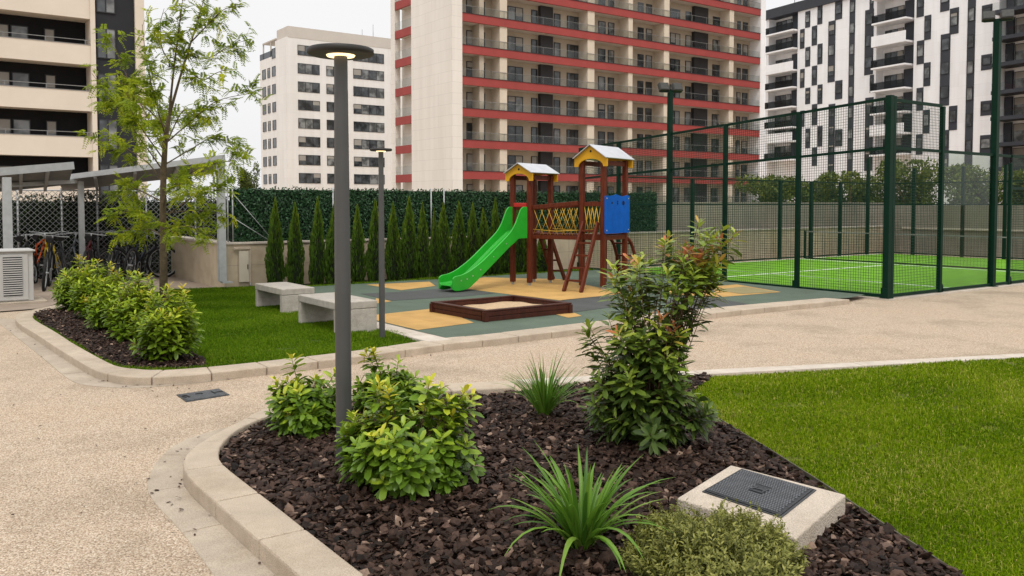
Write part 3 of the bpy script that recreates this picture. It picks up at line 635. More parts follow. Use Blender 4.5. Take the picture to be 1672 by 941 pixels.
for (pts, r0) in branches:
    c = spline(pts, 6); wood.tube(list(c), list(np.linspace(r0, .003, len(c))), 6, cap=False)
    cr, LL = resample(c, 60); ntw = int(LL*(14.5 if r0 < .02 else 11.5))
    for i in range(ntw):
        q = r.uniform(.28, 1); p0 = cr[int(q*59)]; d0 = unit(cr[min(59,int(q*59)+1)]-cr[max(0,int(q*59)-1)])
        td = unit(d0*.8+r.normal(0,.75,3)+np.array([0,0,.15])); tl = r.uniform(.12,.34); p1 = p0+td*tl+np.array([0,0,-.03])
        wood.tube([p0, (p0+p1)/2+np.array([0,0,.015]), p1], [.003,.0022,.0012], 3, cap=False)
        tb0 = np.clip(r.normal(.42,.2),0,1)
        for j in range(r.integers(3,6)):                         # compound leaves
            s0 = p0+(p1-p0)*r.uniform(.3,1); cd = unit(td*.6+r.normal(0,.6,3)+np.array([0,0,-.06])); cl = r.uniform(.13,.22)
            sd = unit(np.cross(cd, np.array([0,0,1.])+r.normal(0,.25,3))); up = np.cross(sd, cd)
            npair = 7
            for m_ in range(npair):
                f = (m_+.6)/npair; pp = s0+cd*cl*f+np.array([0,0,-.05*f*f])
                for sg in (-1,1):
                    lp.append(pp); ld.append(sd*sg*.9+cd*.55+np.array([0,0,-.12])); lnr.append(up+r.normal(0,.2,3)); lt.append(np.clip(tb0+r.normal(0,.12),0,1)); lL.append(.078*(1-.4*f)*r.uniform(.8,1.15))
wood.build('branch', M['bark_trunk'], tree); lL = np.array(lL)
link('crown', leaves_mesh('crown', np.array(lp)-tb, np.array(ld), np.array(lnr), lL, lL*.36, np.array(lt), M['lf_tree'], simple=True), tree)
# ================================================================== THUJAS, HEDGE, WALL
WY = W2(369,470,.06)[1]; WX0 = W2(369,470,.06)[0]
wt = [bpy.data.meshes]
def thuja_mesh(seed):
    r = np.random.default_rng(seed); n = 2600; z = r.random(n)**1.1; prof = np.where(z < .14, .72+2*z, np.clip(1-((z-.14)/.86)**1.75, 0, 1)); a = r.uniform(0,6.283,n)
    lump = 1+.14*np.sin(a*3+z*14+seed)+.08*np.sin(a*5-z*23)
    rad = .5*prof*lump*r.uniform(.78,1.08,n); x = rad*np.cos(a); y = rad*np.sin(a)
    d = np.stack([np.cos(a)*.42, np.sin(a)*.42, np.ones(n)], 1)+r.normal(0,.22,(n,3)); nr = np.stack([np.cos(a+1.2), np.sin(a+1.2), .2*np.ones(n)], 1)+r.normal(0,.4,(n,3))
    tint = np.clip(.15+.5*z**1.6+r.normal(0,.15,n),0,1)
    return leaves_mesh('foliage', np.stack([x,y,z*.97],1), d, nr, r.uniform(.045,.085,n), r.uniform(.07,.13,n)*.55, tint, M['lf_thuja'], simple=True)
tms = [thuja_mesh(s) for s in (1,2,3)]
mb = MB(); mb.lathe([(.02,0.02),(.33,.03),(.42,.15),(.34,.45),(.2,.72),(.05,.95),(.0,.97)], 10); core_me = mb.mesh('trunk', M['thujacore'])  # solid dark core cone that stops see-through in the foliage, not a trunk
ordw = ['first','second','third','fourth','fifth','sixth','seventh','eighth','ninth','tenth','eleventh','twelfth','thirteenth','fourteenth','fifteenth','sixteenth','seventeenth','eighteenth','nineteenth','twentieth']
tx = [448,482,518,546,584,611,642,667,691,709,723,750,772,791,808,825,847,859,886]
th_h = [1.72,1.74,1.80,1.70,1.72,1.70,1.78,1.75,1.75,1.55,1.68,1.78,1.62,1.66,1.75,1.6,1.66,1.6,1.05]
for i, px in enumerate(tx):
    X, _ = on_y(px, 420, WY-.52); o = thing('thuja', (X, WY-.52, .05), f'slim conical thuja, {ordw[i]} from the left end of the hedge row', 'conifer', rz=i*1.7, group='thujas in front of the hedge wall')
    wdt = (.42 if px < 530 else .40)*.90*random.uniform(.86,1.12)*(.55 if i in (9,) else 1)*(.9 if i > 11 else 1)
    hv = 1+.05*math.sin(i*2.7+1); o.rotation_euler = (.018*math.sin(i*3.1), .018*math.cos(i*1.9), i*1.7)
    for nm, me in (('foliage', tms[i % 3]), ('trunk', core_me)):  # second mesh is the dark inner core filling the cone
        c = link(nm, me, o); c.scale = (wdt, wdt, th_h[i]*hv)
# strip of grass under the thujas
mb = MB(); mb.sheet([(WX0+.05, WY-.95),(CXX-.15, WY-.95),(CXX-.15, WY-.02),(WX0+.05, WY-.02)], .052); struct('hedge_strip_soil', mb, M['soil'])
grass('hedge_strip_grass', [(WX0+.1, WY-1.0),(CXX-.2, WY-1.0),(CXX-.2, WY-.65),(WX0+.1, WY-.65)], M['grass1'], 14000, .03, .07, .005, .05)
# low concrete wall
XE = W2(1434,414,0)[0]+1.2
wl = thing('retaining_wall', (WX0, WY, 0), 'low beige concrete wall with pale cap running below the green hedge', 'wall')
zc = .93
mb = MB(); mb.box(WX0, XE, WY, WY+.25, 0, zc); mb.box(WX0, WX0+.25, WY+.25, WY+4.2, 0, zc)
bev(mb.build('wall_face', M['wall'], wl), .01)
mb = MB(); mb.box(WX0-.03, XE, WY-.03, WY+.28, zc+.002, zc+.05); mb.box(WX0-.03, WX0+.28, WY+.282, WY+4.2, zc+.002, zc+.05); bev(mb.build('cap', M['kerbpale'], wl), .008)
mb = MB()
for k in range(1, 16): mb.box(WX0+k*1.5-.004, WX0+k*1.5+.004, WY-.003, WY, 0.05, zc)
mb.box(WX0, XE, WY-.0025, WY, .5, .506); mb.build('joint', M['wallgrey'], wl)
# hedge screen
HX0, HX1 = WX0+.15, on_y(1075, 330, WY)[0]; hz0, hz1 = zc+.055, 2.09
hd = thing('hedge_screen', (HX0, WY+.12, 0), 'dark green artificial hedge screen on steel posts along the low wall', 'hedge')
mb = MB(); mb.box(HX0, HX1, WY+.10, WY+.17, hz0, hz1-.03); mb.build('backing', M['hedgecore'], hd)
n = 30000; hxs = RNG.uniform(HX0, HX1, n); hz = RNG.uniform(hz0, hz1, n)+.012*np.sin(hxs*3); a = RNG.uniform(0, 6.283, n)
d = np.stack([np.cos(a)*.8, RNG.uniform(-.9,-.1,n), np.sin(a)*.8-.25], 1); nr = np.stack([RNG.normal(0,.4,n), -np.ones(n), RNG.normal(.3,.4,n)], 1)
ps = np.stack([hxs, WY+.09+RNG.uniform(-.05,.03,n), hz], 1)-np.array([HX0, WY+.12, 0])
link('foliage', leaves_mesh('foliage', ps, d, nr, RNG.uniform(.05,.085,n), RNG.uniform(.02,.032,n), np.clip(RNG.normal(.45,.25,n),0,1), M['lf_hedge'], simple=True), hd)
for px in (372,380,544,704,725):
    X, _ = on_y(px, 360, WY+.02); m2 = MB(); m2.tube([(X, WY+.02, hz0), (X, WY+.02, hz1+.03)], .016, 8); m2.build('post', M['galv'], hd)
X, _ = on_y(380, 360, WY+.02); X2, _ = on_y(446, 390, WY)
m2 = MB(); m2.tube([(X, WY+.01, 1.98),(X2, WY-.02, zc+.06)], .008, 6); m2.build('brace', M['galv'], hd)
m2 = MB(); m2.tube([(X, WY+.01, 1.48),(X2-.08, WY-.02, zc+.06)], .008, 6); m2.build('brace', M['galv'], hd)
# grey wall behind the court
gw = thing('court_back_wall', (HX1, WY+.3, 0), 'grey stained concrete wall with upper panels standing behind the padel court', 'wall')
mb = MB(); mb.box(HX1+.1, XE+.4, WY+.32, WY+.5, 0, 1.82); mb.box(XE+.15, XE+.4, -10, WY+.32, 0, 1.72); mb.build('wall_face', M['wallgrey'], gw)
mb = MB(); mb.box(XE+.10, XE+.147, -10, WY-.3, .86, .93); mb.build('cap', M['kerbpale'], gw)
# meter cabinet on the wall
p0 = W2(388,470,.06); mc = thing('meter_cabinet', (p0[0], WY-.02, .1), 'flat beige meter cabinet mounted on the end of the low wall', 'cabinet')
x0, x1 = on_y(389, 430, WY)[0], on_y(405, 430, WY)[0]
mb = MB(); mb.box(x0, x1, WY-.055, WY-.032, .16, .80); bev(mb.build('door', mat('cabinet_beige', (.50,.44,.35), .6, .08, 4), mc), .004)
mb = MB(); mb.box(x0-.10, x1+.04, WY-.07, WY-.031, .83, .88); mb.box(x1+.005, x1+.045, WY-.06, WY-.031, .14, .825); bev(mb.build('surround', M['kerb'], mc), .005)
mb = MB(); mb.box(x1-.035, x1-.015, WY-.066, WY-.0555, .42, .52); mb.build('latch', M['ironframe'], mc)
mb = MB(); mb.tube([(x1+.025, WY-.045, .05),(x1+.025, WY-.045, .138)], .012, 6); mb.build('pipe', M['galv'], mc)
# ================================================================== LAMPS
def lamp(px, py, top, rdisc, rpole, label, z0, disc_h):
    b0 = W(px, py, z0); dep = b0[0]*FW[0]+b0[1]*FW[1]; zt = P(px, top, dep)[2]
    o = thing('lamp_post', b0, label, 'lamp post', group='disc topped lamp posts'); h = zt-z0
    mb = MB(); mb.lathe([(rpole*1.0, -.05),(rpole, h*.5),(rpole*.86, h-disc_h*1.6-.22),(rpole*.86, h-disc_h*1.6-.21),(rpole*.84, h-disc_h*1.6-.2),(rpole*.84, h-disc_h)], 28); mb.build('pole', M['lampmetal'], o, True)
    mb = MB(); mb.lathe([(rdisc*.44, h-disc_h),(rdisc*.9, h-disc_h),(rdisc, h-disc_h*.8),(rdisc, h-disc_h*.12),(rdisc*.96, h),(0.001, h+.006)], 48); mb.build('head', M['lampdark'], o, True)
    mb = MB(); mb.lathe([(rpole*.85, h-disc_h-.008),(rdisc*.41, h-disc_h-.008),(rdisc*.44, h-disc_h+.004),(rpole*.85, h-disc_h+.004)], 40); mb.build('light_ring', M['glow'], o, True)
    return o
lamp(562,752,80,.214,.052,'tall grey lamp post in the bark planter, its disc head lit', .05, .042)
lamp(624,554,243,.138,.037,'thinner grey lamp post on the lawn behind the concrete benches', .05, .03)
# ================================================================== BENCHES
def bench(pxs, zt, label):
    tl, bk, rt, ft = [np.array(W2(*p, zt)) for p in pxs]     # left, back, right, front corners of the top
    ex = np.array([1.,0]); wx = on_y(pxs[2][0],pxs[2][1],ft[1])[0]-ft[0]; wy = on_x(pxs[0][0],pxs[0][1],ft[0])[0]-ft[1]
    o = thing('concrete_bench', (*ft, .05), label, 'bench', rz=math.atan2(ex[1], ex[0]), group='concrete benches on the lawn'); h = zt-.05
    mb = MB(); mb.box(0, wx, 0, wy, h-.10, h); bev(mb.build('seat', M['bench'], o, True), .012)
    mb = MB(); mb.box(.004, wx-.004, .002, .10, -.03, h-.1025); bev(mb.build('leg', M['bench'], o, True), .01)
    mb = MB(); mb.box(.004, wx-.004, wy-.10, wy-.002, -.03, h-.1025); bev(mb.build('leg', M['bench'], o, True), .01)
bench([(486,477),(543,473),(616,488),(549,495)], .47, 'nearer concrete bench, partly behind the near lamp post')
bench([(416,461),(464,457),(514,468.5),(460,472.5)], .44, 'farther concrete bench, nearer to the low wall')
# ================================================================== SANDBOX
sb = [np.array(W2(*p, .22)) for p in ((716,495),(850,483),(936,497.5),(792,510))]
ctr = sum(sb)/4
ex = ((sb[2]-sb[3])+(sb[1]-sb[0]))/2; ey = ((sb[0]-sb[3])+(sb[1]-sb[2]))/2
o = thing('sandbox', (*sb[3], ZP), 'dark brown wooden sandbox lying on the coloured rubber floor', 'sandbox', rz=math.atan2(ex[1], ex[0]))
wx, wy = np.linalg.norm(ex), np.linalg.norm(ey); th = .09
for (a0,a1,c0,c1) in ((0,wx,0,th),(0,wx,wy-th,wy),(0,th,th+.003,wy-th-.003),(wx-th,wx,th+.003,wy-th-.003)):
    mb = MB(); mb.box(a0+.008,a1-.008,c0+.008,c1-.008,.0,.068); mb.box(a0+.004,a1-.004,c0+.004,c1-.004,.072,.135); mb.box(a0,a1,c0,c1,.139,.165); bev(mb.build('board', M['wooddark'], o, True), .006)
for (a0,c0) in ((-.012,-.012),(wx-.06,-.012),(-.012,wy-.06),(wx-.06,wy-.06)):
    mb = MB(); mb.box(a0,a0+.072,c0,c0+.072,0,.1375); bev(mb.build('corner_post', M['wooddark'], o, True), .006)
# heaped sand
nx = 26; V=[]; F=[]
e1 = ex/wx; e2 = ey/wy
for i in range(nx):
    for j in range(nx):
        u = th+(wx-2*th)*i/(nx-1); v = th+(wy-2*th)*j/(nx-1); q = sb[3]+e1*u+e2*v; hh = .10+.055*math.exp(-(((u/wx-.6)/.28)**2+((v/wy-.5)/.35)**2))+.012*math.sin(u*9)*math.cos(v*11)
        V.append((q[0], q[1], ZP+hh-.035))
for i in range(nx-1):
    for j in range(nx-1): F.append((i*nx+j,(i+1)*nx+j,(i+1)*nx+j+1,i*nx+j+1))
mb = MB(); mb.add(V, F, 0, True); struct('sand', mb, M['sand'], 'stuff')
# ================================================================== PLAY TOWER SET
so = L(.364, 17.76); sang = math.atan2(.334, .941)
ps = thing('play_tower_set', (*so, ZP), 'wooden climbing frame with two roofed towers, rope bridge and green slide', 'playset', rz=sang)
def lw(zw): return zw-ZP
T1 = (0,.80,0,.42); T2 = (.12,1.03,-1.65,-1.17); PW = .095
def post(x, y, z1, foot=True):
    mb = MB(); mb.box(x-PW/2, x+PW/2, y-PW/2, y+PW/2, .06, z1); p = bev(mb.build('post', M['wood'], ps, True), .012)
    m2 = MB(); m2.box(x-.022, x+.022, y-.022, y+.022, -.01, .06); m2.build('foot', M['galv'], p, True)
e1, r1, e2, r2 = lw(2.36), lw(2.56), lw(2.62), lw(2.88)
for (x,y) in ((0,0),(0,.42),(.8,0),(.8,.42)): post(x,y,e1+.02)
for (x,y) in ((.12,-1.65),(.12,-1.17),(1.03,-1.65),(1.03,-1.17)): post(x,y,e2+.02)
def towertop(T, e, rdg):
    x0,x1,y0,y1 = T; yc = (y0+y1)/2; hw = (y1-y0)/2+.13; a = x0-.15; c = x1+.15; sl = (rdg-e)/hw
    mb = MB()
    for sg in (-1,1): mb.add([(a,yc,rdg+.03),(c,yc,rdg+.03),(c,yc+sg*hw,e+.03),(a,yc+sg*hw,e+.03),(a,yc,rdg+.045),(c,yc,rdg+.045),(c,yc+sg*(hw+.01),e+.042),(a,yc+sg*(hw+.01),e+.042)],
                             [(0,1,2,3),(4,5,6,7),(0,1,5,4),(2,3,7,6),(1,2,6,5),(0,3,7,4)])
    rf = mb.build('roof', M['alu'], ps, True)
    n = 10; ar = [(yc+(hw-.09)*math.cos(t), e-.13+(.155)*math.sin(t)) for t in np.linspace(0, math.pi, n)]
    poly = [(yc-hw,e-.13),(yc-hw,e+.02),(yc,rdg+.024),(yc+hw,e+.02),(yc+hw,e-.13)]+ar
    for xx in (x0-.09, x1+.065):
        mb = MB(); mb.extr(poly, 'x', xx, xx+.025); g = mb.build('gable_board', M['yellow'], rf, True)
        m2 = MB(); m2.tube([(xx-.004,yc,rdg-.09),(xx,yc,rdg-.09)], .022, 10); m2.build('hole_plug', M['black'], rf, True)
    for yy in (y0,y1):
        mb = MB(); mb.box(x0-.06,x1+.06,yy-.02,yy+.02,e-.10,e-.01); mb.build('eave_beam', M['wood'], rf, True)
towertop(T1,e1,r1); towertop(T2,e2,r2)
for (x0,x1,y0,y1) in (T1,T2):
    mb = MB()
    for k in range(5): mb.box(x0-.03+(x1-x0+.06)*k/5+.003, x0-.03+(x1-x0+.06)*(k+1)/5-.003, y0+.05, y1-.05, 1.06, 1.085)
    mb.box(x0,x1,y0-.035,y0+.035,.97,1.058); mb.box(x0,x1,y1-.035,y1+.035,.97,1.058); mb.box(x0-.025,x0+.025,y0+.036,y1-.036,.97,1.058); mb.box(x1-.025,x1+.025,y0+.036,y1-.036,.97,1.058)
    mb.build('platform', M['wood'], ps, True)
# bridge between the towers
bridge = MB()
for k in range(8): bridge.box(.12,.74,-1.16+k*.145,-1.16+k*.145+.13,1.045,1.075)
for xx in (.05,.78): bridge.box(xx-.03,xx+.03,-1.12,-.05,.97,1.044)
bo = bridge.build('bridge_deck', M['wood'], ps, True)
zr0, zr1 = 1.0, 1.63
for xx in (.045, .80):
    m2 = MB(); m2.beam((xx,-.05,zr1-.02),(xx,-1.12,zr1+.07),.05,.085); bev(m2.build('handrail', M['wood'], bo, True), .008)
    m2 = MB(); nn = 6; Lg = 1.04
    for k in range(nn):
        y0 = -.06-Lg*k/nn; y1 = -.06-Lg*(k+1.4)/nn; y1 = max(y1, -1.11)
        m2.tube([(xx,y0,1.06),(xx+.01,(y0+y1)/2,1.32),(xx,y1,zr1-.03)], .006, 5); m2.tube([(xx,y1,1.06),(xx-.01,(y0+y1)/2,1.34),(xx,y0,zr1-.03)], .006, 5)
    m2.tube([(xx,-.06,1.16),(xx,-.6,1.13),(xx,-1.11,1.16)], .008, 5)
    m2.build('rope_net', M['rope'], bo, True)
# rails and small net on the second tower, front rail
m2 = MB(); m2.beam((.12,-1.6,1.68),(.12,-1.22,1.68),.045,.085); m2.build('handrail', M['wood'], ps, True)
m2 = MB()
for k in range(4):
    y0 = -1.22-.09*k; m2.tube([(.12,y0,1.08),(.12,y0-.1,1.64)], .008, 5); m2.tube([(.12,y0-.1,1.08),(.12,y0,1.64)], .008, 5)
m2.build('rope_net', M['rope'], ps, True)
m2 = MB(); m2.beam((1.03,-1.6,1.68),(1.03,-1.22,1.68),.045,.085); m2.beam((.85,0,1.6),(.85,.42,1.6),.045,.085); m2.beam((.05,.42,1.6),(.75,.42,1.6),.045,.085); m2.build('handrail', M['wood'], ps, True)
m2 = MB(); m2.beam((-.03,.05,1.66),(-.03,.37,1.66),.05,.085); bev(m2.build('grab_bar', M['red'], ps, True), .01)
# blue panel
m2 = MB(); yb = -1.65-PW/2-.018; m2.extr([(.06,1.10),(1.06,1.10),(1.08,1.12),(1.08,1.84),(.98,1.86),(.9,1.85),(.80,1.83),(.62,1.85),(.5,1.87),(.4,1.85),(.25,1.84),(.06,1.84),(.04,1.82),(.04,1.12)], 'y', yb-.016, yb)
pn = m2.build('play_panel', M['blue'], ps, True)
for (x,z,rr) in ((.32,1.70,.022),(.55,1.73,.015),(.55,1.69,.02),(.8,1.70,.045)):
    m2 = MB(); m2.tube([(x,yb-.022,z),(x,yb-.0165,z)], rr, 12); m2.build('hole', M['black'], pn, True)
for (x,z) in ((.1,1.16),(1.02,1.16),(.1,1.79),(1.02,1.79)):
    m2 = MB(); m2.tube([(x,yb-.028,z),(x,yb-.0165,z)], .014, 8); m2.build('bolt', M['steel'], pn, True)
# ladders
def ladder(foot_l, foot_r, top_l, top_r, n):
    a,b_,c,d = map(np.array, (foot_l, foot_r, top_l, top_r)); ld = MB()
    for k in range(n):
        t = (k+.9)/(n+.6); p = a+(c-a)*t; q = b_+(d-b_)*t; ld.beam(p, q, .07, .035)
    lo = ld.build('ladder_rung', M['wood'], ps, True)
    for p, q in ((a,c),(b_,d)):
        m3 = MB(); m3.beam(p, q, .045, .10, up=(1,0,0)); bev(m3.build('stringer', M['wood'], lo, True), .01)
ladder((-.66,-1.22,.0),(-.66,-1.60,.0),(.06,-1.24,1.32),(.06,-1.56,1.32),5)
ladder((1.5,.36,.0),(1.5,.06,.0),(.86,.34,1.1),(.86,.08,1.1),4)
# arched climber on the far side of the second tower
m2 = MB(); pts = [(1.05,-1.6,1.0),(1.18,-1.62,.98),(1.32,-1.65,.86),(1.42,-1.68,.6),(1.46,-1.7,.3),(1.47,-1.7,0)]
for dy in (0,.42): m2.tube([(x,y+dy,z) for x,y,z in spline(pts,4)], .035, 8)
for z,x in ((.3,1.46),(.6,1.42),(.86,1.32)): m2.tube([(x,-1.68,z),(x,-1.25,z)], .018, 8)
m2.build('arched_climber', M['wood'], ps, True)
# slide
sl0 = np.array([-.05,.21]); sl1 = np.array([-2.02,.58]); sd = (sl1-sl0)/np.linalg.norm(sl1-sl0); sn = np.array([-sd[1], sd[0]]); SR = np.linalg.norm(sl1-sl0)
prof = [(0,1.11,1.62,.98),(.12,1.10,1.62,.98),(.2,1.08,1.55,.98),(.28,1.03,1.40,.96),(.36,.98,1.26,.9),(.5,.89,1.10,.82),(.8,.68,.88,.61),(1.2,.40,.60,.33),(1.45,.25,.46,.16),(1.62,.18,.38,.06),(1.8,.15,.33,.03),(1.95,.14,.31,.03),(2.02,.14,.27,.06)]
prof = [(u*SR/2.02,a,b_,c) for u,a,b_,c in prof]; hw = .185; tw = .032
m2 = MB(); ns = len(prof)
def sp(u, off, z): p = sl0+sd*u+sn*off; return (p[0], p[1], z)
pr2 = spline([np.array(p) for p in prof], 4); ns = len(pr2)
vs = []
for (u,fl,tp_,bt) in pr2:
    vs += [sp(u,-hw-tw,bt), sp(u,-hw-tw,tp_), sp(u,-hw,tp_), sp(u,-hw,fl+.03), sp(u,-hw*.75,fl), sp(u,hw*.75,fl), sp(u,hw,fl+.03), sp(u,hw,tp_), sp(u,hw+tw,tp_), sp(u,hw+tw,bt), sp(u,hw,bt), sp(u,hw*.7,fl-.025), sp(u,-hw*.7,fl-.025), sp(u,-hw,bt)]
K = 14; fs = []
for i in range(ns-1):
    for k in range(K): fs.append((i*K+k, i*K+(k+1) % K, (i+1)*K+(k+1) % K, (i+1)*K+k))
fs.append(tuple(range(K))); fs.append(tuple((ns-1)*K+k for k in range(K))[::-1])
m2.add(vs, fs, 0, False); so_ = bev(m2.build('slide', M['slide'], ps, True), .008)
import bmesh
bm = bmesh.new(); bm.from_mesh(so_.data); bmesh.ops.recalc_face_normals(bm, faces=bm.faces); bm.to_mesh(so_.data); bm.free()
m2 = MB()
for off in (-hw-tw-.004, hw+tw+.004):
    for u in (.6,.95,1.3,1.5,1.65,1.8):
        fl = np.interp(u, [p[0] for p in prof], [p[1] for p in prof]); q0 = sp(u,off,fl+.07); q1 = sp(u,off*.97,fl+.07); m2.tube([q0,q1], .014, 8)
m2.build('bolt', M['steel'], so_, True)
# ================================================================== PADEL COURT
X0, Y0 = CXX, CYY; X1 = W2(1434,414,0)[0]; Y1 = WY-.45
mb = MB(); mb.sheet([(X0,Y0),(X1,Y0),(X1,Y1),(X0,Y1)], .012); struct('padel_court', mb, M['court'])
mb = MB(); mb.box(X0-.10, X0+.06, Y0-.12, Y1, -.05, .03); mb.box(X0+.062, X1, Y0-.12, Y0+.06, -.05, .03); struct('court_plinth', mb, M['kerbpale'])
mb = MB()
lx = W2(1434,462,0)[0]; lx2 = W2(1600,441.5,0)[0]; ly = W2(1330,442.5,0)[1]
mb.box(lx-.03,lx+.03,Y0+.1,Y1-.1,.0125,.017); mb.box(lx2-.03,lx2+.03,Y0+.1,Y1-.1,.0125,.017); mb.box(lx+.031,lx2-.031,ly-.03,ly+.03,.0125,.017); mb.box(X0+.3,lx-.031,ly-.03,ly+.03,.0125,.017); mb.box(X0+.8,X1-.1,Y0+.22,Y0+.27,.0125,.017); mb.box(X0+.1,X1-.1,Y1-.12,Y1-.07,.0125,.017)
struct('court_lines', mb, M['white'])
cage = thing('padel_cage', (X0,Y0,0), 'tall dark green mesh cage around the near corner of the padel court', 'fence')
def fz(y): return 1-.0145*(y-Y0)
HT, HM = 3.70, 2.78
def yat(px): return on_x(px, 330, X0)[0]
yl = [Y0, yat(1303), yat(1184), yat(1093), yat(1010), yat(948)]
for i, y in enumerate(yl):
    w = .115 if i == 0 else .085; h = HT*fz(y)
    if i == 3: continue
    mb = MB(); mb.box(X0-w/2, X0+w/2, y-w/2, y+w/2, 0, h+(.03 if i == 0 else 0)); p = bev(mb.build('corner_post' if i == 0 else 'post', M['green'], cage), .008)
    if i == 0:
        mb = MB(); mb.box(X0+w/2+.002, X0+w/2+.09, Y0-w/2, Y0+w/2, 0, h+.02); bev(mb.build('post', M['green'], cage), .008)
    mb = MB(); mb.box(X0-w/2-.015, X0-w/2-.001, y-.07, y+.07, 0, .22); mb.box(X0-.09, X0+.09, y-.09, y+.09, .03, .042); mb.build('base_plate', M['green'], p)
def wires_y(mb, x, ya, yb, z0, z1a, z1b, sp=.052, w=.0050):
    n = int((yb-ya)/sp)
    for k in range(1, n):
        y = ya+(yb-ya)*k/n; z1 = z1a+(z1b-z1a)*k/n; mb.box(x-w/2,x+w/2,y-w/2,y+w/2,z0,z1)
    nz = int((z1a-z0)/sp)
    for k in range(nz): mb.beam((x-w, ya, z0+(z1a-z0)*k/nz), (x-w, yb, z0+(z1b-z0)*k/nz), w, w)
def wires_x(mb, y, xa, xb, z0, z1, sp=.052, w=.0050):
    n = int((xb-xa)/sp)
    for k in range(1, n): x = xa+(xb-xa)*k/n; mb.box(x-w/2,x+w/2,y-w/2,y+w/2,z0,z1)
    nz = int((z1-z0)/sp)
    for k in range(nz): z = z0+(z1-z0)*k/nz; mb.box(xa,xb,y-w*1.5,y-w*.5,z-w/2,z+w/2)
for i in range(5):
    a, b_ = yl[i]+.05, yl[i+1]-.05; ta, tb_ = HT*fz(yl[i]), HT*fz(yl[i+1]); ma, mm_ = HM*fz(yl[i]), HM*fz(yl[i+1])
    mb = MB(); wires_y(mb, X0, a, b_, .06, ta-.03, tb_-.03); mb.build('mesh_panel', M['wire'], cage)
    for za, zb_, hh in ((ta-.02, tb_-.02, .05),(ma, mm_, .05),(.07,.07,.06)):
        mb = MB(); mb.beam((X0+.012, a, za),(X0+.012, b_, zb_), .04, hh); mb.build('rail', M['green'], cage)
def xat(px): return on_y(px, 330, Y0)[0]
xr = [X0, xat(1536), xat(1622), xat(1649), xat(1745), xat(1860)]
for i, x in enumerate(xr):
    if i in (0, 2): continue
    h = HT*.985 if i == 1 else (HM-.15 if i == 3 else HM)
    w = .085 if i == 1 else .07
    mb = MB(); mb.box(x-w/2, x+w/2, Y0-w/2, Y0+w/2, 0, h); p = bev(mb.build('post', M['green'], cage), .008)
    mb = MB(); mb.add([(x+w/2+.001,Y0-.02,0),(x+w/2+.09,Y0-.02,0),(x+w/2+.09,Y0-.02,.14),(x+w/2+.05,Y0-.02,.2),(x+w/2+.001,Y0-.02,.2),(x+w/2+.001,Y0+.02,0),(x+w/2+.09,Y0+.02,0),(x+w/2+.09,Y0+.02,.14),(x+w/2+.05,Y0+.02,.2),(x+w/2+.001,Y0+.02,.2)],[(0,1,2,3,4),(9,8,7,6,5),(0,1,6,5),(1,2,7,6),(2,3,8,7),(3,4,9,8)]); mb.build('base_plate', M['green'], p)
for i in range(5):
    a, b_ = xr[i]+.11 if i == 0 else xr[i]+.045, xr[i+1]-.045
    top = HT-.04 if i == 0 else HM
    zs = [HM,.07]+([HT-.045] if i == 0 else [])
    for z in zs:
        mb = MB(); mb.box(a, b_, Y0-.02, Y0+.02, z-.028, z+.028); mb.build('rail', M['green'], cage)
    if i == 0: mb = MB(); wires_x(mb, Y0, a, b_, .1, HT-.07); mb.build('mesh_panel', M['wire'], cage)
    elif i == 1:
        mb = MB(); mb.box(a, b_, Y0-.005, Y0+.005, .1, HM-.03); mb.build('glass_panel', M['courtglass'], cage)
    elif i >= 3:
        mb = MB(); wires_x(mb, Y0, a, b_, .1, HM-.03); mb.build('mesh_panel', M['wire'], cage)
# gate in the right hand bay
a, b_ = xr[3]+.05, xr[4]-.05
for z in (2.1,):
    mb = MB(); mb.box(a, b_, Y0-.018, Y0+.022, z-.03, z+.03); mb.build('rail', M['green'], cage)
# floodlights
def flood(x, y, h, label, yaw, w=.11):
    o = thing('floodlight_mast', (x,y,0), label, 'floodlight', group='green floodlight masts of the padel court')
    mb = MB(); mb.box(x-w/2,x+w/2,y-w/2,y+w/2,0,h); mb.box(x-.1,x+.1,y-.1,y+.1,.03,.045); bev(mb.build('mast', M['green'], o), .01)
    ux, uy = math.cos(yaw), math.sin(yaw)
    mb = MB(); mb.beam((x-ux*.26,y-uy*.26,h+.03),(x+ux*.26,y+uy*.26,h+.03),.05,.055); mb.build('crossarm', M['green'], o)
    for s_ in (-1,1):
        c = np.array([x+ux*.17*s_, y+uy*.17*s_, h+.12]); nx_, ny_ = -uy, ux
        f = np.array([nx_*.75, ny_*.75, -.35]); f /= np.linalg.norm(f)
        mb = MB(); mb.beam(c-f*.055, c+f*.055, .24, .20); hd_ = bev(mb.build('lamp_head', M['lampdark'], o), .01)
        mb = MB(); mb.beam(c+f*.0565, c+f*.061, .20, .16); mb.build('lens', M['glasspale'], hd_)
        mb = MB(); mb.beam(c-f*.066, c-f*.0565, .20, .16); mb.build('cooling_back', mat('lamp_back', (.05,.05,.045), .6, .3, 30), hd_)
yf = yl[3]; flood(X0, yf, 4.66*fz(yf)+.05, 'green floodlight mast on the long side of the cage, before the red tower', R_(-20), .10)
xf = xr[2]; zf = on_y(1624, 22, Y0)[1]; flood(xf, Y0, zf-.15, 'tall green floodlight mast by the gate bay at the right edge', R_(-60), .125)
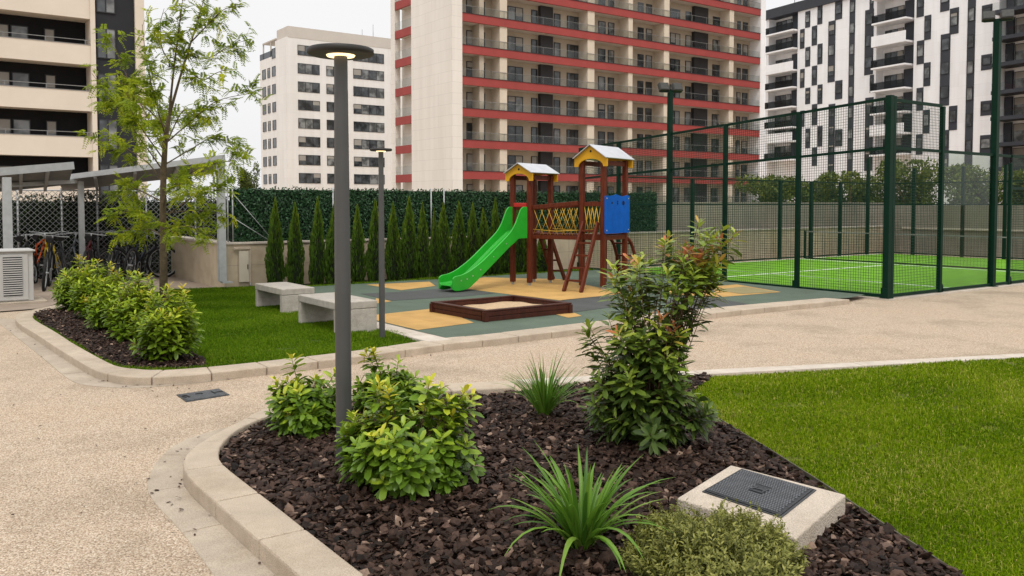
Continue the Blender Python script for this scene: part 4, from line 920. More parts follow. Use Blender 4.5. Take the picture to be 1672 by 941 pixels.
# far side of the cage
far = thing('far_court_fence', (X1,Y1,0), 'lower green post fence along the far sides of the padel court', 'fence')
FH = 2.5
fx = [on_y(px, 380, Y1)[0] for px in (1020,1130,1273,1324,1371,1416)]+[X1]
for i, x in enumerate(fx):
    mb = MB(); mb.box(x-.045,x+.045,Y1-.045,Y1+.045,0,3.35 if i == 5 else FH); mb.build('post', M['green'], far)
fy = [on_x(px, 380, X1)[0] for px in (1491,1571,1640,1700)]
for y in fy:
    mb = MB(); mb.box(X1-.045,X1+.045,y-.045,y+.045,0,3.0); mb.build('post', M['green'], far)
for z in (FH-.02,1.75,.06):
    mb = MB(); mb.box(fx[0],X1-.05,Y1-.02,Y1+.02,z-.02,z+.02); mb.build('rail', M['green'], far)
    mb = MB(); mb.box(X1-.02,X1+.02,Y0,Y1-.05,z-.02,z+.02); mb.build('rail', M['green'], far)
mb = MB(); wires_x(mb, Y1, fx[0], X1, .08, FH, .075, .0045); mb.build('mesh_panel', M['wire'], far)
mb = MB(); wires_y(mb, X1, Y0, Y1, .08, FH, FH, .075, .0045); mb.build('mesh_panel', M['wire'], far)
# net
nx_ = (W2(1536,436,0)[0]); nt_ = thing('padel_net', (nx_,Y0,0), 'low dark net strung across the middle of the padel court', 'net')
mb = MB(); wires_y(mb, nx_, Y0+.1, Y1-.1, .02, .86, .86, .09, .003); mb.build('netting', M['black'], nt_)
mb = MB(); mb.box(nx_-.012,nx_+.012,Y0+.1,Y1-.1,.865,.895); mb.build('top_band', M['galvdark'], nt_)
mb = MB(); mb.box(nx_-.012,nx_+.012,Y0+.1,Y1-.1,.014,.05); mb.build('bottom_band', M['black'], nt_)
for y in (Y0+.08, Y1-.08):
    mb = MB(); mb.box(nx_-.04,nx_+.04,y-.03,y+.018,0,.92); mb.build('net_post', M['green'], nt_)
# ================================================================== ACCESS COVER, DRAIN
tq = [np.array(W2(*p, .165)) for p in ((1105,813),(1193,759),(1381.5,807.6),(1299,879))]
pq = [np.array(W2(*p, .165)) for p in ((1146.5,804),(1211,767),(1333,801.5),(1275.7,847))]
ac = thing('access_cover', (*(sum(tq)/4), .04), 'square cast stone access chamber with black iron lid set in the bark', 'manhole')
mb = MB(); out = [tuple(q) for q in tq]
mb.prism(out, .0, .165); bev(mb.build('surround', M['block'], ac), .012, 3)
def shrink(q, k): c = sum(q)/len(q); return [tuple(c+(p-c)*k) for p in q]
mb = MB(); mb.prism(shrink(pq,1.0), .1655, .171); fr = mb.build('lid_frame', M['ironframe'], ac)
mb = MB(); mb.prism(shrink(pq,.95), .1715, .176); lid = mb.build('lid', M['iron'], ac)
st_ = MB(); qa = [np.array(p) for p in shrink(pq,.90)]
for i in range(30):
    for j in range(20):
        u, v = (i+.5+(.25 if j % 2 else -.25))/30.5, (j+.5)/20
        if abs(u-.5) < .11 and abs(v-.5) < .16: continue
        p = (qa[0]*(1-u)+qa[3]*u)*(1-v)+(qa[1]*(1-u)+qa[2]*u)*v; ax = (qa[3]-qa[0])/30*.33; ay = (qa[1]-qa[0])/20*.33
        b4 = [p-ax-ay, p+ax-ay, p+ax+ay, p-ax+ay]; st_.prism([tuple(q) for q in b4], .1762, .1805)
sto = st_.build('stud_pattern', M['ironstud'], lid)
c = sum(pq)/4; e = (pq[2]-pq[1])/np.linalg.norm(pq[2]-pq[1]); n_ = np.array([-e[1], e[0]])
mb = MB()
def raised(u0,v0,u1,v1,w): a=c+e*u0+n_*v0; b=c+e*u1+n_*v1; mb.beam((*a,.1790),(*b,.1790),w,.005)
raised(-.035,-.03,-.035,.03,.012); raised(.035,-.03,.035,.03,.012); raised(-.03,0,.03,0,.012); raised(-.06,-.045,.06,-.045,.01)
mb.build('raised_mark', M['ironframe'], ac)
dq = [np.array(W2(*p, .004)) for p in ((288,645),(357,635),(375,645),(304,656.5))]
dc = thing('drain_cover', (*(sum(dq)/4), 0), 'dark iron cover set flush in the gravel path between the kerbs', 'manhole')
mb = MB(); mb.prism([tuple(q) for q in dq], -.02, .007); mb.build('rim', M['ironframe'], dc)
mb = MB(); mb.prism(shrink(dq,.9), -.01, .011); mb.build('lid', M['iron2'], dc)
c = sum(dq)/4; e = (dq[1]-dq[0])/np.linalg.norm(dq[1]-dq[0]); n_ = np.array([-e[1], e[0]]); mb = MB()
for (u,v,u2,v2) in ((-.17,-.04,-.17,.05),(-.14,-.04,-.14,.05),(-.17,.05,-.14,.05),(-.05,.05,0,.05),(.0,.05,.0,.02),(.12,.0,.19,.0),(.1,-.04,.1,.05)):
    a=c+e*u+n_*v; b=c+e*u2+n_*v2; mb.beam((*a,.0135),(*b,.0135),.014,.004)
mb.build('raised_mark', M['black'], dc)
# ================================================================== CABINET WITH LOUVRES
cb_ = W2(45.5,497,0); cx1, cy0 = cb_; dcab = cb_[0]*FW[0]+cb_[1]*FW[1]
zt = P(46,411,dcab)[2]
cab = thing('ventilation_cabinet', (cx1-.6,cy0,0), 'pale grey metal ventilation cabinet with black louvres at the left edge', 'cabinet')
mb = MB(); mb.box(cx1-1.25,cx1+.10,cy0+.02,cy0+.75,.06,zt); mb.box(cx1-1.25,cx1+.02,cy0-.0,cy0+.018,.08,zt-.04); bev(mb.build('housing', M['cab'], cab), .012)
mb = MB(); mb.box(cx1-1.28,cx1+.13,cy0-.03,cy0+.78,zt+.001,zt+.03); bev(mb.build('lid', M['cab'], cab), .008)
mb = MB(); mb.box(cx1-1.3,cx1+.30,cy0-.08,cy0+.85,-.02,.057); bev(mb.build('plinth', M['slab'], cab), .01)
lx0, lx1 = on_y(5,450,cy0)[0]-.55, on_y(36.5,450,cy0)[0]; lxm = on_y(5,450,cy0)[0]
mb = MB(); mb.box(lxm,lx1,cy0-.004,cy0-.001,.16,zt-.09); mb.box(lxm-.62,lxm-.1,cy0-.004,cy0-.001,.16,zt-.09); lv = mb.build('grille', M['black'], cab)
nl = 17; mb = MB()
for k in range(nl):
    z = .17+(zt-.27)*(k+.5)/nl
    for (a,b_) in ((lxm,lx1),(lxm-.62,lxm-.1)): mb.beam((a,cy0-.014,z),(b_,cy0-.014,z),.018,.02)
mb.build('louvre_slats', M['cab'], lv)
# ================================================================== BIKE SHELTER
sh = thing('bike_shelter', (*W2(361,463,.02), .02), 'grey steel bike shelter with two sloping flat roofs on square posts', 'shelter')
pA = P(361,330,17.12); pB = P(133,360,19.2); pC = P(12,350,16.6)
def spost(p, w, z1, z0=.02): mb = MB(); mb.box(p[0]-w/2,p[0]+w/2,p[1]-w/2,p[1]+w/2,z0,z1); bev(mb.build('post', M['galv'], sh), .008)
zA = P(361,262,17.12)[2]; zB = P(133,296,19.2)[2]; zC = P(12,290,16.6)[2]
spost(pA,.14,zA,.22); mb = MB(); mb.box(pA[0]-.02,WX0-.001,pA[1]-.10,pA[1]+.10,.19,.218); mb.build('wall_bracket', M['galv'], sh); spost(pB,.115,zB); spost(pC,.155,zC)
def roof_slab(e0, e1, back, h, drop):
    e0 = np.array(e0); e1 = np.array(e1); bk = np.array([back[0],back[1],-drop]); mb = MB()
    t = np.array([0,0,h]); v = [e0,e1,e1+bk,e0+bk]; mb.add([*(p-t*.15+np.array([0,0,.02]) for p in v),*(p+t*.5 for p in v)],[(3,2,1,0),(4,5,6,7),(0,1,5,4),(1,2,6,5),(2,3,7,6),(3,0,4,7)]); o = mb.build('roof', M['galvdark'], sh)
    mb = MB(); mb.beam(e0-unit(bk)*.03, e1-unit(bk)*.03, .05, h*1.25); mb.build('fascia', M['galv'], o)
    mb = MB()
    for k in range(1,4): a = e0+(e1-e0)*k/4; mb.beam(a+unit(bk)*.03+np.array([0,0,-.055-.0]), a+bk+np.array([0,0,-.055]), .06, .07)
    mb.build('purlin', M['galv'], o)
roof_slab(P(93,292,19.3), P(366,258,17.05), (.45,2.3), .09, .25)
roof_slab(P(-60,286,16.0), P(120,271,17.6), (.2,2.0), .12, .35)
mb = MB(); mb.beam(P(-40,306,16.8), P(125,296,19.1), .07, .09); mb.build('tie_beam', M['galv'], sh)
# chain link fence behind the bikes
FYb = 22.2
cx0_, cx1_ = on_y(-60,380,FYb)[0], on_y(352,380,FYb)[0]; cz0, cz1 = .05, on_y(200,312,FYb)[1]
cl = thing('chain_link_fence', (cx0_,FYb,0), 'galvanised chain link fence behind the parked bicycles', 'fence')
mb = MB(); st = .125; u0, u1 = cx0_, cx1_; hh = cz1-cz0; k = u0-hh
while k < u1:
    for sg in (1,-1):
        a, b_ = max(u0, k), min(u1, k+hh)
        if b_ > a:
            za, zb_ = ((a-k), (b_-k)) if sg > 0 else (hh-(a-k), hh-(b_-k))
            mb.beam((a,FYb+.004*sg,cz0+za),(b_,FYb+.004*sg,cz0+zb_),.009,.009)
    k += st
mb.build('wire_mesh', M['chain'], cl)
for px in (30,102,160,240,320):
    X = on_y(px,380,FYb)[0]; mb = MB(); mb.tube([(X,FYb+.03,0),(X,FYb+.03,cz1+.05)], .02, 8); mb.build('post', M['galv'], cl)
mb = MB(); mb.tube([(cx0_,FYb+.03,cz1),(cx1_,FYb+.03,cz1)], .016, 8); mb.build('top_rail', M['galv'], cl)
hb = thing('rear_hedge', (cx0_,FYb+.9,0), 'dark clipped hedge growing behind the chain link fence', 'hedge')
n = 16000; hx = RNG.uniform(cx0_-1, cx1_+1.2, n); hz = RNG.uniform(.1, cz1-.12, n)+.06*np.sin(hx*2.1)+.05*np.sin(hx*5.3)
hp = np.stack([hx, FYb+.62+RNG.uniform(-.12,.12,n), hz],1)-np.array([cx0_,FYb+.9,0])
link('foliage', leaves_mesh('foliage', hp, RNG.normal(0,1,(n,3)), RNG.normal(0,1,(n,3)), RNG.uniform(.07,.13,n), RNG.uniform(.03,.05,n), np.clip(RNG.normal(.3,.25,n),0,1), M['lf_rear'], simple=True), hb)
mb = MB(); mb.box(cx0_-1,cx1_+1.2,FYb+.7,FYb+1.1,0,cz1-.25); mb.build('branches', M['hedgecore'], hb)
# ================================================================== BICYCLES
def bike(loc, rz, color, label, lean=0.0):
    o = thing('bicycle', loc, label, 'bicycle', rz, 'bicycles parked under the shelter'); o.rotation_euler = (lean, 0, rz)
    fm = mat('bike_paint', color, .35, .05, 4)
    Rw = .335
    for x in (-.52,.52):
        m2 = MB(); m2.tube([(x+Rw*math.cos(t),0,Rw+Rw*math.sin(t)) for t in np.linspace(0,6.283,28,endpoint=False)], .027, 6, closed=True); w = m2.build('wheel', M['rubber'], o, True)
        m2 = MB(); m2.tube([(x+(Rw-.03)*math.cos(t),0,Rw+(Rw-.03)*math.sin(t)) for t in np.linspace(0,6.283,28,endpoint=False)], .010, 5, closed=True)
        for k in range(14):
            t = k*6.283/14; m2.tube([(x,.02*(-1)**k,Rw),(x+(Rw-.03)*math.cos(t),0,Rw+(Rw-.03)*math.sin(t))], .002, 3, cap=False)
        m2.tube([(x,-.05,Rw),(x,.05,Rw)], .018, 8); m2.build('rim', M['galv'], w, True)
    bb = (-.1,0,.30); seat = (-.26,0,.80); head = (.34,0,.86); hb_ = (.37,0,.70)
    m2 = MB()
    for p, q, r_ in ((bb,seat,.017),(bb,hb_,.021),((-.24,0,.74),head,.018),(head,hb_,.022)): m2.tube([p,q], r_, 8)
    for s_ in (-.035,.035):
        m2.tube([bb,(-.52,s_,Rw)], .010, 6); m2.tube([(-.24,0,.74),(-.52,s_,Rw)], .009, 6)
    m2.build('frame', fm, o, True)
    m2 = MB()
    for s_ in (-.05,.05): m2.tube([(.37,s_*.5,.70),(.42,s_,.55),(.52,s_,Rw)], .012, 6)
    m2.build('fork', fm, o, True)
    m2 = MB(); m2.tube([(.34,0,.86),(.32,0,.98),(.36,0,1.0)], .014, 8); m2.tube([(.28,-.29,1.0),(.36,-.14,.99),(.38,0,1.0),(.36,.14,.99),(.28,.29,1.0)], .011, 6); m2.build('handlebar', M['galv'], o, True)
    m2 = MB(); m2.tube([(-.26,0,.78),(-.28,0,.90)], .013, 8); m2.tube([(-.42,0,.935),(-.36,0,.945),(-.27,0,.935),(-.15,0,.93)], [.055,.07,.05,.018], 10); m2.build('saddle', M['rubber'], o, True)
    m2 = MB(); m2.tube([(-.1+.09*math.cos(t),-.045,.30+.09*math.sin(t)) for t in np.linspace(0,6.283,16,endpoint=False)], .008, 5, closed=True)
    m2.tube([(-.1,-.06,.30),(-.02,-.07,.15)], .010, 6); m2.tube([(-.1,.06,.30),(-.18,.07,.45)], .010, 6); m2.box(-.07,.03,-.13,-.07,.14,.16); m2.box(-.23,-.13,.07,.13,.44,.46); m2.build('crank', M['galvdark'], o, True)
    o.scale = (1.08,)*3
    return o
YD = math.atan2(FW[1], FW[0])
K_ = (.012,.012,.014)
bk = [((50,466),74,(.03,.03,.03),'dark bicycle squeezed between the cabinet and the nearest black bicycle',-.12),
      ((122,458),98,(.16,.17,.18),'pale grey bicycle leaning behind the dark red one',.15),
      ((170,453),62,(.04,.02,.02),'brown bicycle leaning among the dark bicycles right of the middle post',-.14),
      ((76,471),78,K_,'black bicycle with its wheel toward the path, nearest the louvred cabinet',.10),
      ((108,464),84,(.02,.02,.022),'dark bicycle between the yellow bicycle and the middle shelter post',-.10),
      ((58,458),70,(.55,.09,.02),'orange bicycle behind the left shelter post',.12),
      ((92,460),95,(.60,.42,.02),'yellow framed bicycle between the two left shelter posts',-.12),
      ((28,456),80,(.05,.10,.06),'dark green bicycle half hidden behind the louvred cabinet',.08),
      ((138,462),76,(.10,.012,.012),'dark red bicycle directly behind the middle shelter post',.12),
      ((158,456),88,(.03,.03,.035),'dark grey bicycle just right of the middle shelter post',-.10),
      ((182,459),70,K_,'black bicycle tilted left above the rear bed shrubs',.16),
      ((205,452),100,(.25,.26,.27),'silver framed bicycle in the middle of the bay behind the bed shrubs',-.08),
      ((223,456),60,(.012,.016,.03),'dark blue bicycle left of the sideways black bicycle',.14),
      ((226,455),3,(.010,.010,.011),'black bicycle parked sideways against the low wall end, behind the tree trunk',.06)]
for (p, ang, c, lab, ln_) in bk:
    q = W(p[0], p[1], .02); bike(q, R_(ang), c, lab, ln_)
# ================================================================== BUILDINGS
def window_mesh(w, h, nsplit=1, name='window', depth=.12, pale=.0):
    mb = MB(); fr = .06
    mb.box(0,w,-.03,.05,0,fr); mb.box(0,w,-.03,.05,h-fr,h); mb.box(0,fr,-.03,.05,fr+.001,h-fr-.001); mb.box(w-fr,w,-.03,.05,fr+.001,h-fr-.001)
    for k in range(1,nsplit): x = w*k/nsplit; mb.box(x-fr/2,x+fr/2,-.028,.05,fr+.001,h-fr-.001)
    for k in range(nsplit):
        a = w*k/nsplit+fr/2+.005; c = w*(k+1)/nsplit-fr/2-.005
        if random.random() < .35:
            hb2 = h*random.uniform(.15,.6); mb.add([(a,.006,h-fr-hb2),(c,.006,h-fr-hb2),(c,.006,h-fr),(a,.006,h-fr)], [(0,1,2,3)], 3)
        mb.add([(a,.012,fr),(c,.012,fr),(c,.012,h-fr),(a,.012,h-fr)], [(0,1,2,3)], 2 if random.random() < pale else 1)
    return mb.mesh(name, [M['frame'], M['glass'], M['glasspale'], M['blind']])
# ---- red banded tower (faces -Y)
RY = 68.0; RX0 = on_y(738,200,RY)[0]; RX1 = on_y(1240,200,RY)[0]; RXb = on_y(755,200,RY)[0]; RYB = on_x(641,200,RX0)[0]; DEP = 1.6
zt0, fl = on_y(800,281,RY)[1], 0
zz = [on_y(800, y, RY)[1] for y in (280.5,230.7,181,130.7,79.3,27.6)]
fl = (zz[-1]-zz[0])/5; z00 = zz[0]-fl
NF = 9; bh = .74
tw_ = thing('red_banded_tower', (RX0,RY,0), 'beige apartment tower with red balcony bands and a blank pale side wall', 'building')
ztop = z00+NF*fl+.6
def rx(c): return on_y(800+c/3.62, 200, RY)[0]
body = MB(); body.box(RXb+.001, RX1, RY+DEP, RYB, 0, ztop)
body.build('rear_wall', M['t_beige'], tw_)
ya, yb_ = on_x(672,200,RX0)[0], on_x(645.5,200,RX0)[0]
cl_ = MB(); cl_.box(RX0, RXb, RY-.02, ya, 0, ztop); cl_.box(RX0, RX0+.6, yb_, RYB+.3, 0, ztop); cl_.box(RX0+1.5, RXb, ya+.001, RYB, 0, ztop)
cl_.build('side_wall', M['t_clad'], tw_)
ey_ = MB(); ey_.box(RX1, RX1+.9, RY-.05, RYB, 0, ztop); ey_.build('end_wall', M['b_white'], tw_)
piers = [(-40,-8) ,(62,105),(580,620),(820,845),(1030,1060),(1415,1440)]
for (a,c) in piers:
    if a < 0: continue
    m2 = MB(); m2.box(rx(a), rx(c), RY+.10, RY+DEP-.002, 0, ztop); m2.build('pier', M['t_pier'], tw_)
m2 = MB()
rxr = lambda c: on_y(800+c/3.62, 200, RY+DEP-.45)[0]
for (a,c) in ((300,372),(1205,1285)): m2 = MB(); m2.box(rxr(a), rxr(c), RY+DEP-.45, RY+DEP-.003, 0, ztop); m2.build('dark_bay', M['t_dark'], tw_)
for k in range(NF+1):
    zb = z00+k*fl; m2 = MB(); m2.box(RXb+.003, RX1-.003, RY, RY+.25, zb-bh, zb); sb_ = m2.build('red_band', M['t_red'], tw_)
    m2 = MB(); m2.box(RXb+.003, RX1-.003, RY-.05, RY+.27, zb+.001, zb+.05); m2.build('coping', M['t_dark'], sb_)
    m2 = MB(); m2.box(RXb+.004, RX1-.004, RY+.251, RY+DEP-.004, zb-bh+.02, zb-bh+.25); m2.build('balcony_floor', M['t_soffit'], tw_)
    m2 = MB(); m2.box(RX0, RX0+.2, ya+.002, yb_-.002, zb-bh-.15, zb-.1); m2.build('red_band', M['t_red'], tw_)
    m2 = MB(); m2.box(RX0+.201, RX0+1.49, ya+.003, yb_-.003, zb-bh, zb-bh+.2); m2.build('balcony_floor', M['t_soffit'], tw_)
    if k < NF:
        m2 = MB(); m2.box(RXb+.01, RX1-.01, RY+.06, RY+.075, zb+.06, zb+.72); rl = m2.build('glass_railing', M['glassrail'], tw_)
        m2 = MB(); m2.box(RXb+.01, RX1-.01, RY+.05, RY+.085, zb+.722, zb+.75)
        n = 18
        for q in range(n): x = RXb+.05+(RX1-RXb-.1)*q/n; m2.box(x-.015,x+.015,RY+.05,RY+.0595,zb+.055,zb+.72)
        m2.build('handrail', M['galvdark'], rl)
        m2 = MB(); m2.box(RX0+.05, RX0+.065, ya+.01, yb_-.01, zb-.1, zb+.75)
        rl = m2.build('glass_railing', M['glassrail'], tw_)
        m2 = MB(); m2.box(RX0+1.3, RX0+1.49, ya+.3+1.2, ya+2.9, zb-.5, zb+1.9); m2.build('dark_bay', M['t_dark'], tw_)
# partition walls on the left stretch
for c in (-30,):
    m2 = MB(); m2.box(rx(c)-.4, rx(c)+.1, RY+.3, RY+DEP-.004, 0, ztop); m2.build('pier', M['t_beige'], tw_)
wins = [(-137.5,-94),(-66,-29),(105,195),(245,280),(378,415),(455,545),(640,680),(697,732),(872,905),(920,955),(1063,1120),(1153,1185),(1313,1372),(1457,1478),(1490,1520)]
rxr = lambda c: on_y(800+c/3.62, 200, RY+DEP-.06)[0]
cache = {}; cnt = 0; rest = MB()
for k in range(NF):
    zb = z00+k*fl-bh+.27
    for (a,c) in wins:
        x0, x1 = rxr(a), rxr(c); w = x1-x0; wide = w > 1.5; key = (a, random.randint(0,5))
        if k >= 7:
            rest.box(x0, x1, RY+DEP-.05, RY+DEP-.004, zb, zb+2.0); continue
        if key not in cache: cache[key] = window_mesh(w, 2.2, 2 if wide else 1, pale=.4)
        o = link('window', cache[key], tw_, (x0-RX0, DEP-.055-(.40 if a == 378 else 0)*0, zb)); cnt += 1
        if a == 378: o.location.y = DEP-.06
ro = rest.build('window', M['glass'], tw_); tag(ro, kind='stuff')
m2 = MB(); m2.box(RX0-.1, RX1+1.0, RY-.15, RYB+.4, ztop+.001, ztop+.5); m2.build('roof', M['t_soffit'], tw_)
# ---- white block behind
BY = 134.0; BX0 = on_y(468,150,BY)[0]; BX1 = on_y(648,150,BY)[0]+8; BYB = on_x(425,150,BX0)[0]
wb = thing('white_apartment_block', (BX0,BY,0), 'pale stone apartment block with ribbon windows and grey attic, behind the lamp', 'building')
zat = on_y(475,61,BY)[1]; zrf = on_y(475,43,BY)[1]; ymid = on_x(450,150,BX0)[0]
zterr = on_x(445,82,BX0)[1]-1.0
m2 = MB(); m2.box(BX0,BX1,BY,ymid,0,zat); m2.box(BX0,BX1,ymid+.001,BYB,0,zterr); m2.build('wall', M['w_clad'], wb)
m2 = MB(); m2.box(BX0+.3,BX1,BY-.05,ymid,zat+.001,zrf); m2.build('attic', M['w_attic'], wb)
m2 = MB(); m2.box(BX0+.1,BX0+3.5,ymid+.01,BYB-1,zterr+2.6,zterr+2.8)
for y in (ymid+2.5,BYB-1.2): m2.box(BX0+.15,BX0+.35,y,y+.2,zterr+.001,zterr+2.599)
m2.build('pergola', M['w_attic'], wb)
m2 = MB(); m2.box(BX0-.02,BX0+.04,ymid+.02,BYB-.02,zterr+.01,zterr+1.0); m2.build('terrace_railing', M['b_rail'], wb)
for px, top in ((600,45),(618,37)):
    x,_ = on_y(px,60,BY); zt_ = on_y(px,top,BY)[1]; m2 = MB(); m2.tube([(x,BY+2,zrf-.5),(x,BY+2,zt_)], .06, 6); m2.build('antenna', M['galv'], wb)
rowz = [on_y(500, y, BY)[1] for y in (79,)][0]; pitch = 3.0
rowys = [(on_y(500,(482+118.3*k)/3.98,BY)[1], on_y(500,(416+118.3*k)/3.98,BY)[1]) for k in range(-1,7)]
for (zb, zt_) in rowys:
    for (pa,pb,ns) in ((486.5,522,3),(533,567,3),(577,627,4)):
        a, c = on_y(pa,150,BY)[0], on_y(pb,150,BY)[0]; key = (pa, random.randint(0,2))
        if key not in cache: cache[key] = window_mesh(c-a, zt_-zb, ns, pale=.3)
        link('window', cache[key], wb, (a-BX0, -.04, zb))
    for (pa,pb) in ((429,434.5),(437.5,441.5),(445,450.5)):
        a, c = on_x(pb,150,BX0)[0], on_x(pa,150,BX0)[0]; key = (pa,0)
        if zt_ > zterr and pa < 440: continue
        if key not in cache: cache[key] = window_mesh(c-a, zt_-zb, 1)
        o = link('window', cache[key], wb, (-.04, c-BY, zb)); o.rotation_euler = (0,0,-math.pi/2)
# ---- dark and cream block at the left
LY = 62.0; LX1 = on_y(237,130,LY)[0]; lxa = on_y(149,130,LY)[0]; lxb = on_y(157,130,LY)[0]; lxc = on_y(222,130,LY)[0]; LX0 = -16.0
lb = thing('cream_balcony_block', (lxa,LY,0), 'dark apartment block with long cream balcony parapets at the left edge', 'building')
pt = [on_y(0,y,LY)[1] for y in (218.6,140.7,60)]; lp_ = (pt[2]-pt[0])/2; zl0 = pt[0]-2*lp_; LT = zl0+6*lp_
m2 = MB(); m2.box(LX0,lxa,LY+1.7,LY+12,0,LT); m2.build('recessed_wall', M['l_dark'], lb)
m2 = MB(); m2.box(lxb,lxc,LY+.15,LY+12,0,LT); m2.build('stair_wall', M['l_dark2'], lb)
for (a,c) in ((lxa,lxb),(lxc,LX1)):
    m2 = MB(); m2.box(a,c,LY-.1,LY+12,0,LT+.2); m2.build('pier', M['l_cream'], lb)
for k in range(7):
    z = zl0+k*lp_; m2 = MB(); m2.box(LX0,lxa-.003,LY,LY+.2,z-1.28,z); pp = m2.build('parapet', M['l_cream'], lb)
    m2 = MB(); m2.box(LX0,lxa-.003,LY-.03,LY+.23,z+.001,z+.04); m2.box(LX0,lxa-.003,LY+.06,LY+.1,z+.30,z+.34)
    for q in range(12): x = lxa-.3-q*2.3; m2.box(x-.02,x+.02,LY+.06,LY+.1,z+.041,z+.299)
    m2.build('handrail', M['galvdark'], pp)
    m2 = MB(); m2.box(LX0,lxa-.004,LY+.201,LY+1.69,z-1.25,z-1.05); m2.build('balcony_floor', M['l_cream'], lb)
    if k < 6:
        for (pa,pb) in ((-42,-20),(-15,16.5),(19,48),(73.5,91)):
            a, c = on_y(pa,130,LY+1.7)[0], on_y(pb,130,LY+1.7)[0]; key = ('l',pa)
            if key not in cache: cache[key] = window_mesh(c-a, 1.95, 1, pale=1)
            link('window', cache[key], lb, (a-lxa, 1.7-.055, z-1.0+.15))
        a, c = on_y(160,130,LY)[0], on_y(191,130,LY)[0]
        if 'ls' not in cache: cache['ls'] = window_mesh(c-a, 2.0, 2, pale=.5)
        link('window', cache['ls'], lb, (a-lxa, .15-.055, z-.75))
m2 = MB(); m2.box(LX0,LX1+.1,LY-.2,LY+12,LT+.201,LT+.5); m2.build('roof', M['l_dark2'], lb)
# ---- black and white block
B0 = np.array([110.4,65.4]); Bt = np.array([.143,.99]); Bt /= np.linalg.norm(Bt); bang = math.atan2(Bt[1],Bt[0])
bwb = thing('black_and_white_block', (*B0,0), 'white apartment block with scattered dark vertical window strips behind the padel cage', 'building', rz=bang)
def bs(cx, cy): return on_plane(1230+cx/3.76, cy/3.76, B0, Bt)      # crop pixel -> s,z  (s decreases to the right)
def brect(x0, x1, y0, y1):
    s1, z1 = bs(x0,(y0+y1)/2); s0, z0 = bs(x1,(y0+y1)/2); zb = bs((x0+x1)/2,y1)[1]; zt = bs((x0+x1)/2,y0)[1]; return s0,s1,zb,zt
sL = bs(78,300)[0]; ztl = bs(90,66)[1]; sR = bs(1505,300)[0]; sR2 = -46.0; zcor = bs(90,122)[1]
m2 = MB(); m2.box(bs(985,300)[0], bs(755,300)[0]-.001, -14, -1.5, 0, zcor) ; m2.box(bs(755,300)[0], bs(272,300)[0], -14, 0, 0, zcor); m2.box(bs(272,300)[0]+.001, sL-.6, -14, -1.5, 0, zcor); m2.box(sL-.6+.001, sL, -14, 0, 0, zcor); m2.box(sR, bs(985,300)[0]-.001, -14, 0, 0, zcor)
m2.build('wall', M['b_white'], bwb, True)
m2 = MB(); m2.box(sR2, sR-.001, -14, -1.6, 0, zcor); m2.build('right_wing_wall', M['b_white'], bwb, True)
m2 = MB(); m2.box(sR2, sL+.4, -14, .35, zcor+.001, ztl); m2.build('cornice', M['b_dark'], bwb, True)
bfl = 3.05; zk0 = bs(175,205)[1]; 
darks = [(288,315,180,300),(288,315,425,540),(288,315,680,780),(320,350,70,170),(320,350,290,410),(320,350,540,640),(320,350,790,910),(360,392,160,280),(360,392,405,525),(360,392,640,770),(360,392,905,1020),(395,425,15,150),(395,425,270,395),(395,425,520,640),(395,425,775,900),
 (460,503,130,505),(460,500,640,1100),(503,547,-60,120),(503,547,495,610),(585,619,-120,1150),(685,738,60,460),(685,735,600,1050),(716,740,-100,58),(716,740,461,570),
 (1005,1049,-80,105),(1005,1049,250,395),(1002,1044,540,680),(1000,1040,825,950),(1051,1092,95,245),(1046,1088,385,530),(1042,1084,675,820),(1150,1206,-100,70),(1148,1207,210,650),(1145,1200,800,1100),(1207,1262,50,209),(1201,1252,651,800),(1308,1356,-140,1150),(1404,1468,30,130),(1400,1466,335,430),(1396,1464,620,710),(1392,1462,830,950),(503,547,795,900)]
base_z = bs(605,75)[1]
for (x0,x1,y0,y1) in darks:
    s0,s1,zb,zt = brect(x0,x1,y0,y1); zt = min(zt, zcor-.02)
    m2 = MB(); m2.box(s0,s1,.001,.05,max(zb,0.1),zt); pnl = m2.build('dark_strip', M['b_dark'], bwb, True)
    nfl = max(1, round((zt-zb)/bfl)); ph = (zt-zb)/nfl; w = s1-s0
    for k in range(nfl):
        z = zb+ph*k+ph*.32; h = min(1.6, ph*.5)
        if z < 3 or z > zcor-1: continue
        key = ('b', round(w,1), round(h,1), random.randint(0,1))
        if key not in cache: cache[key] = window_mesh(round(w,1)*.84, h, 2 if w > 1.7 else 1, pale=.35)
        o = link('window', cache[key], pnl, (s1-w*.08, .095, z)); o.rotation_euler = (0,0,math.pi)
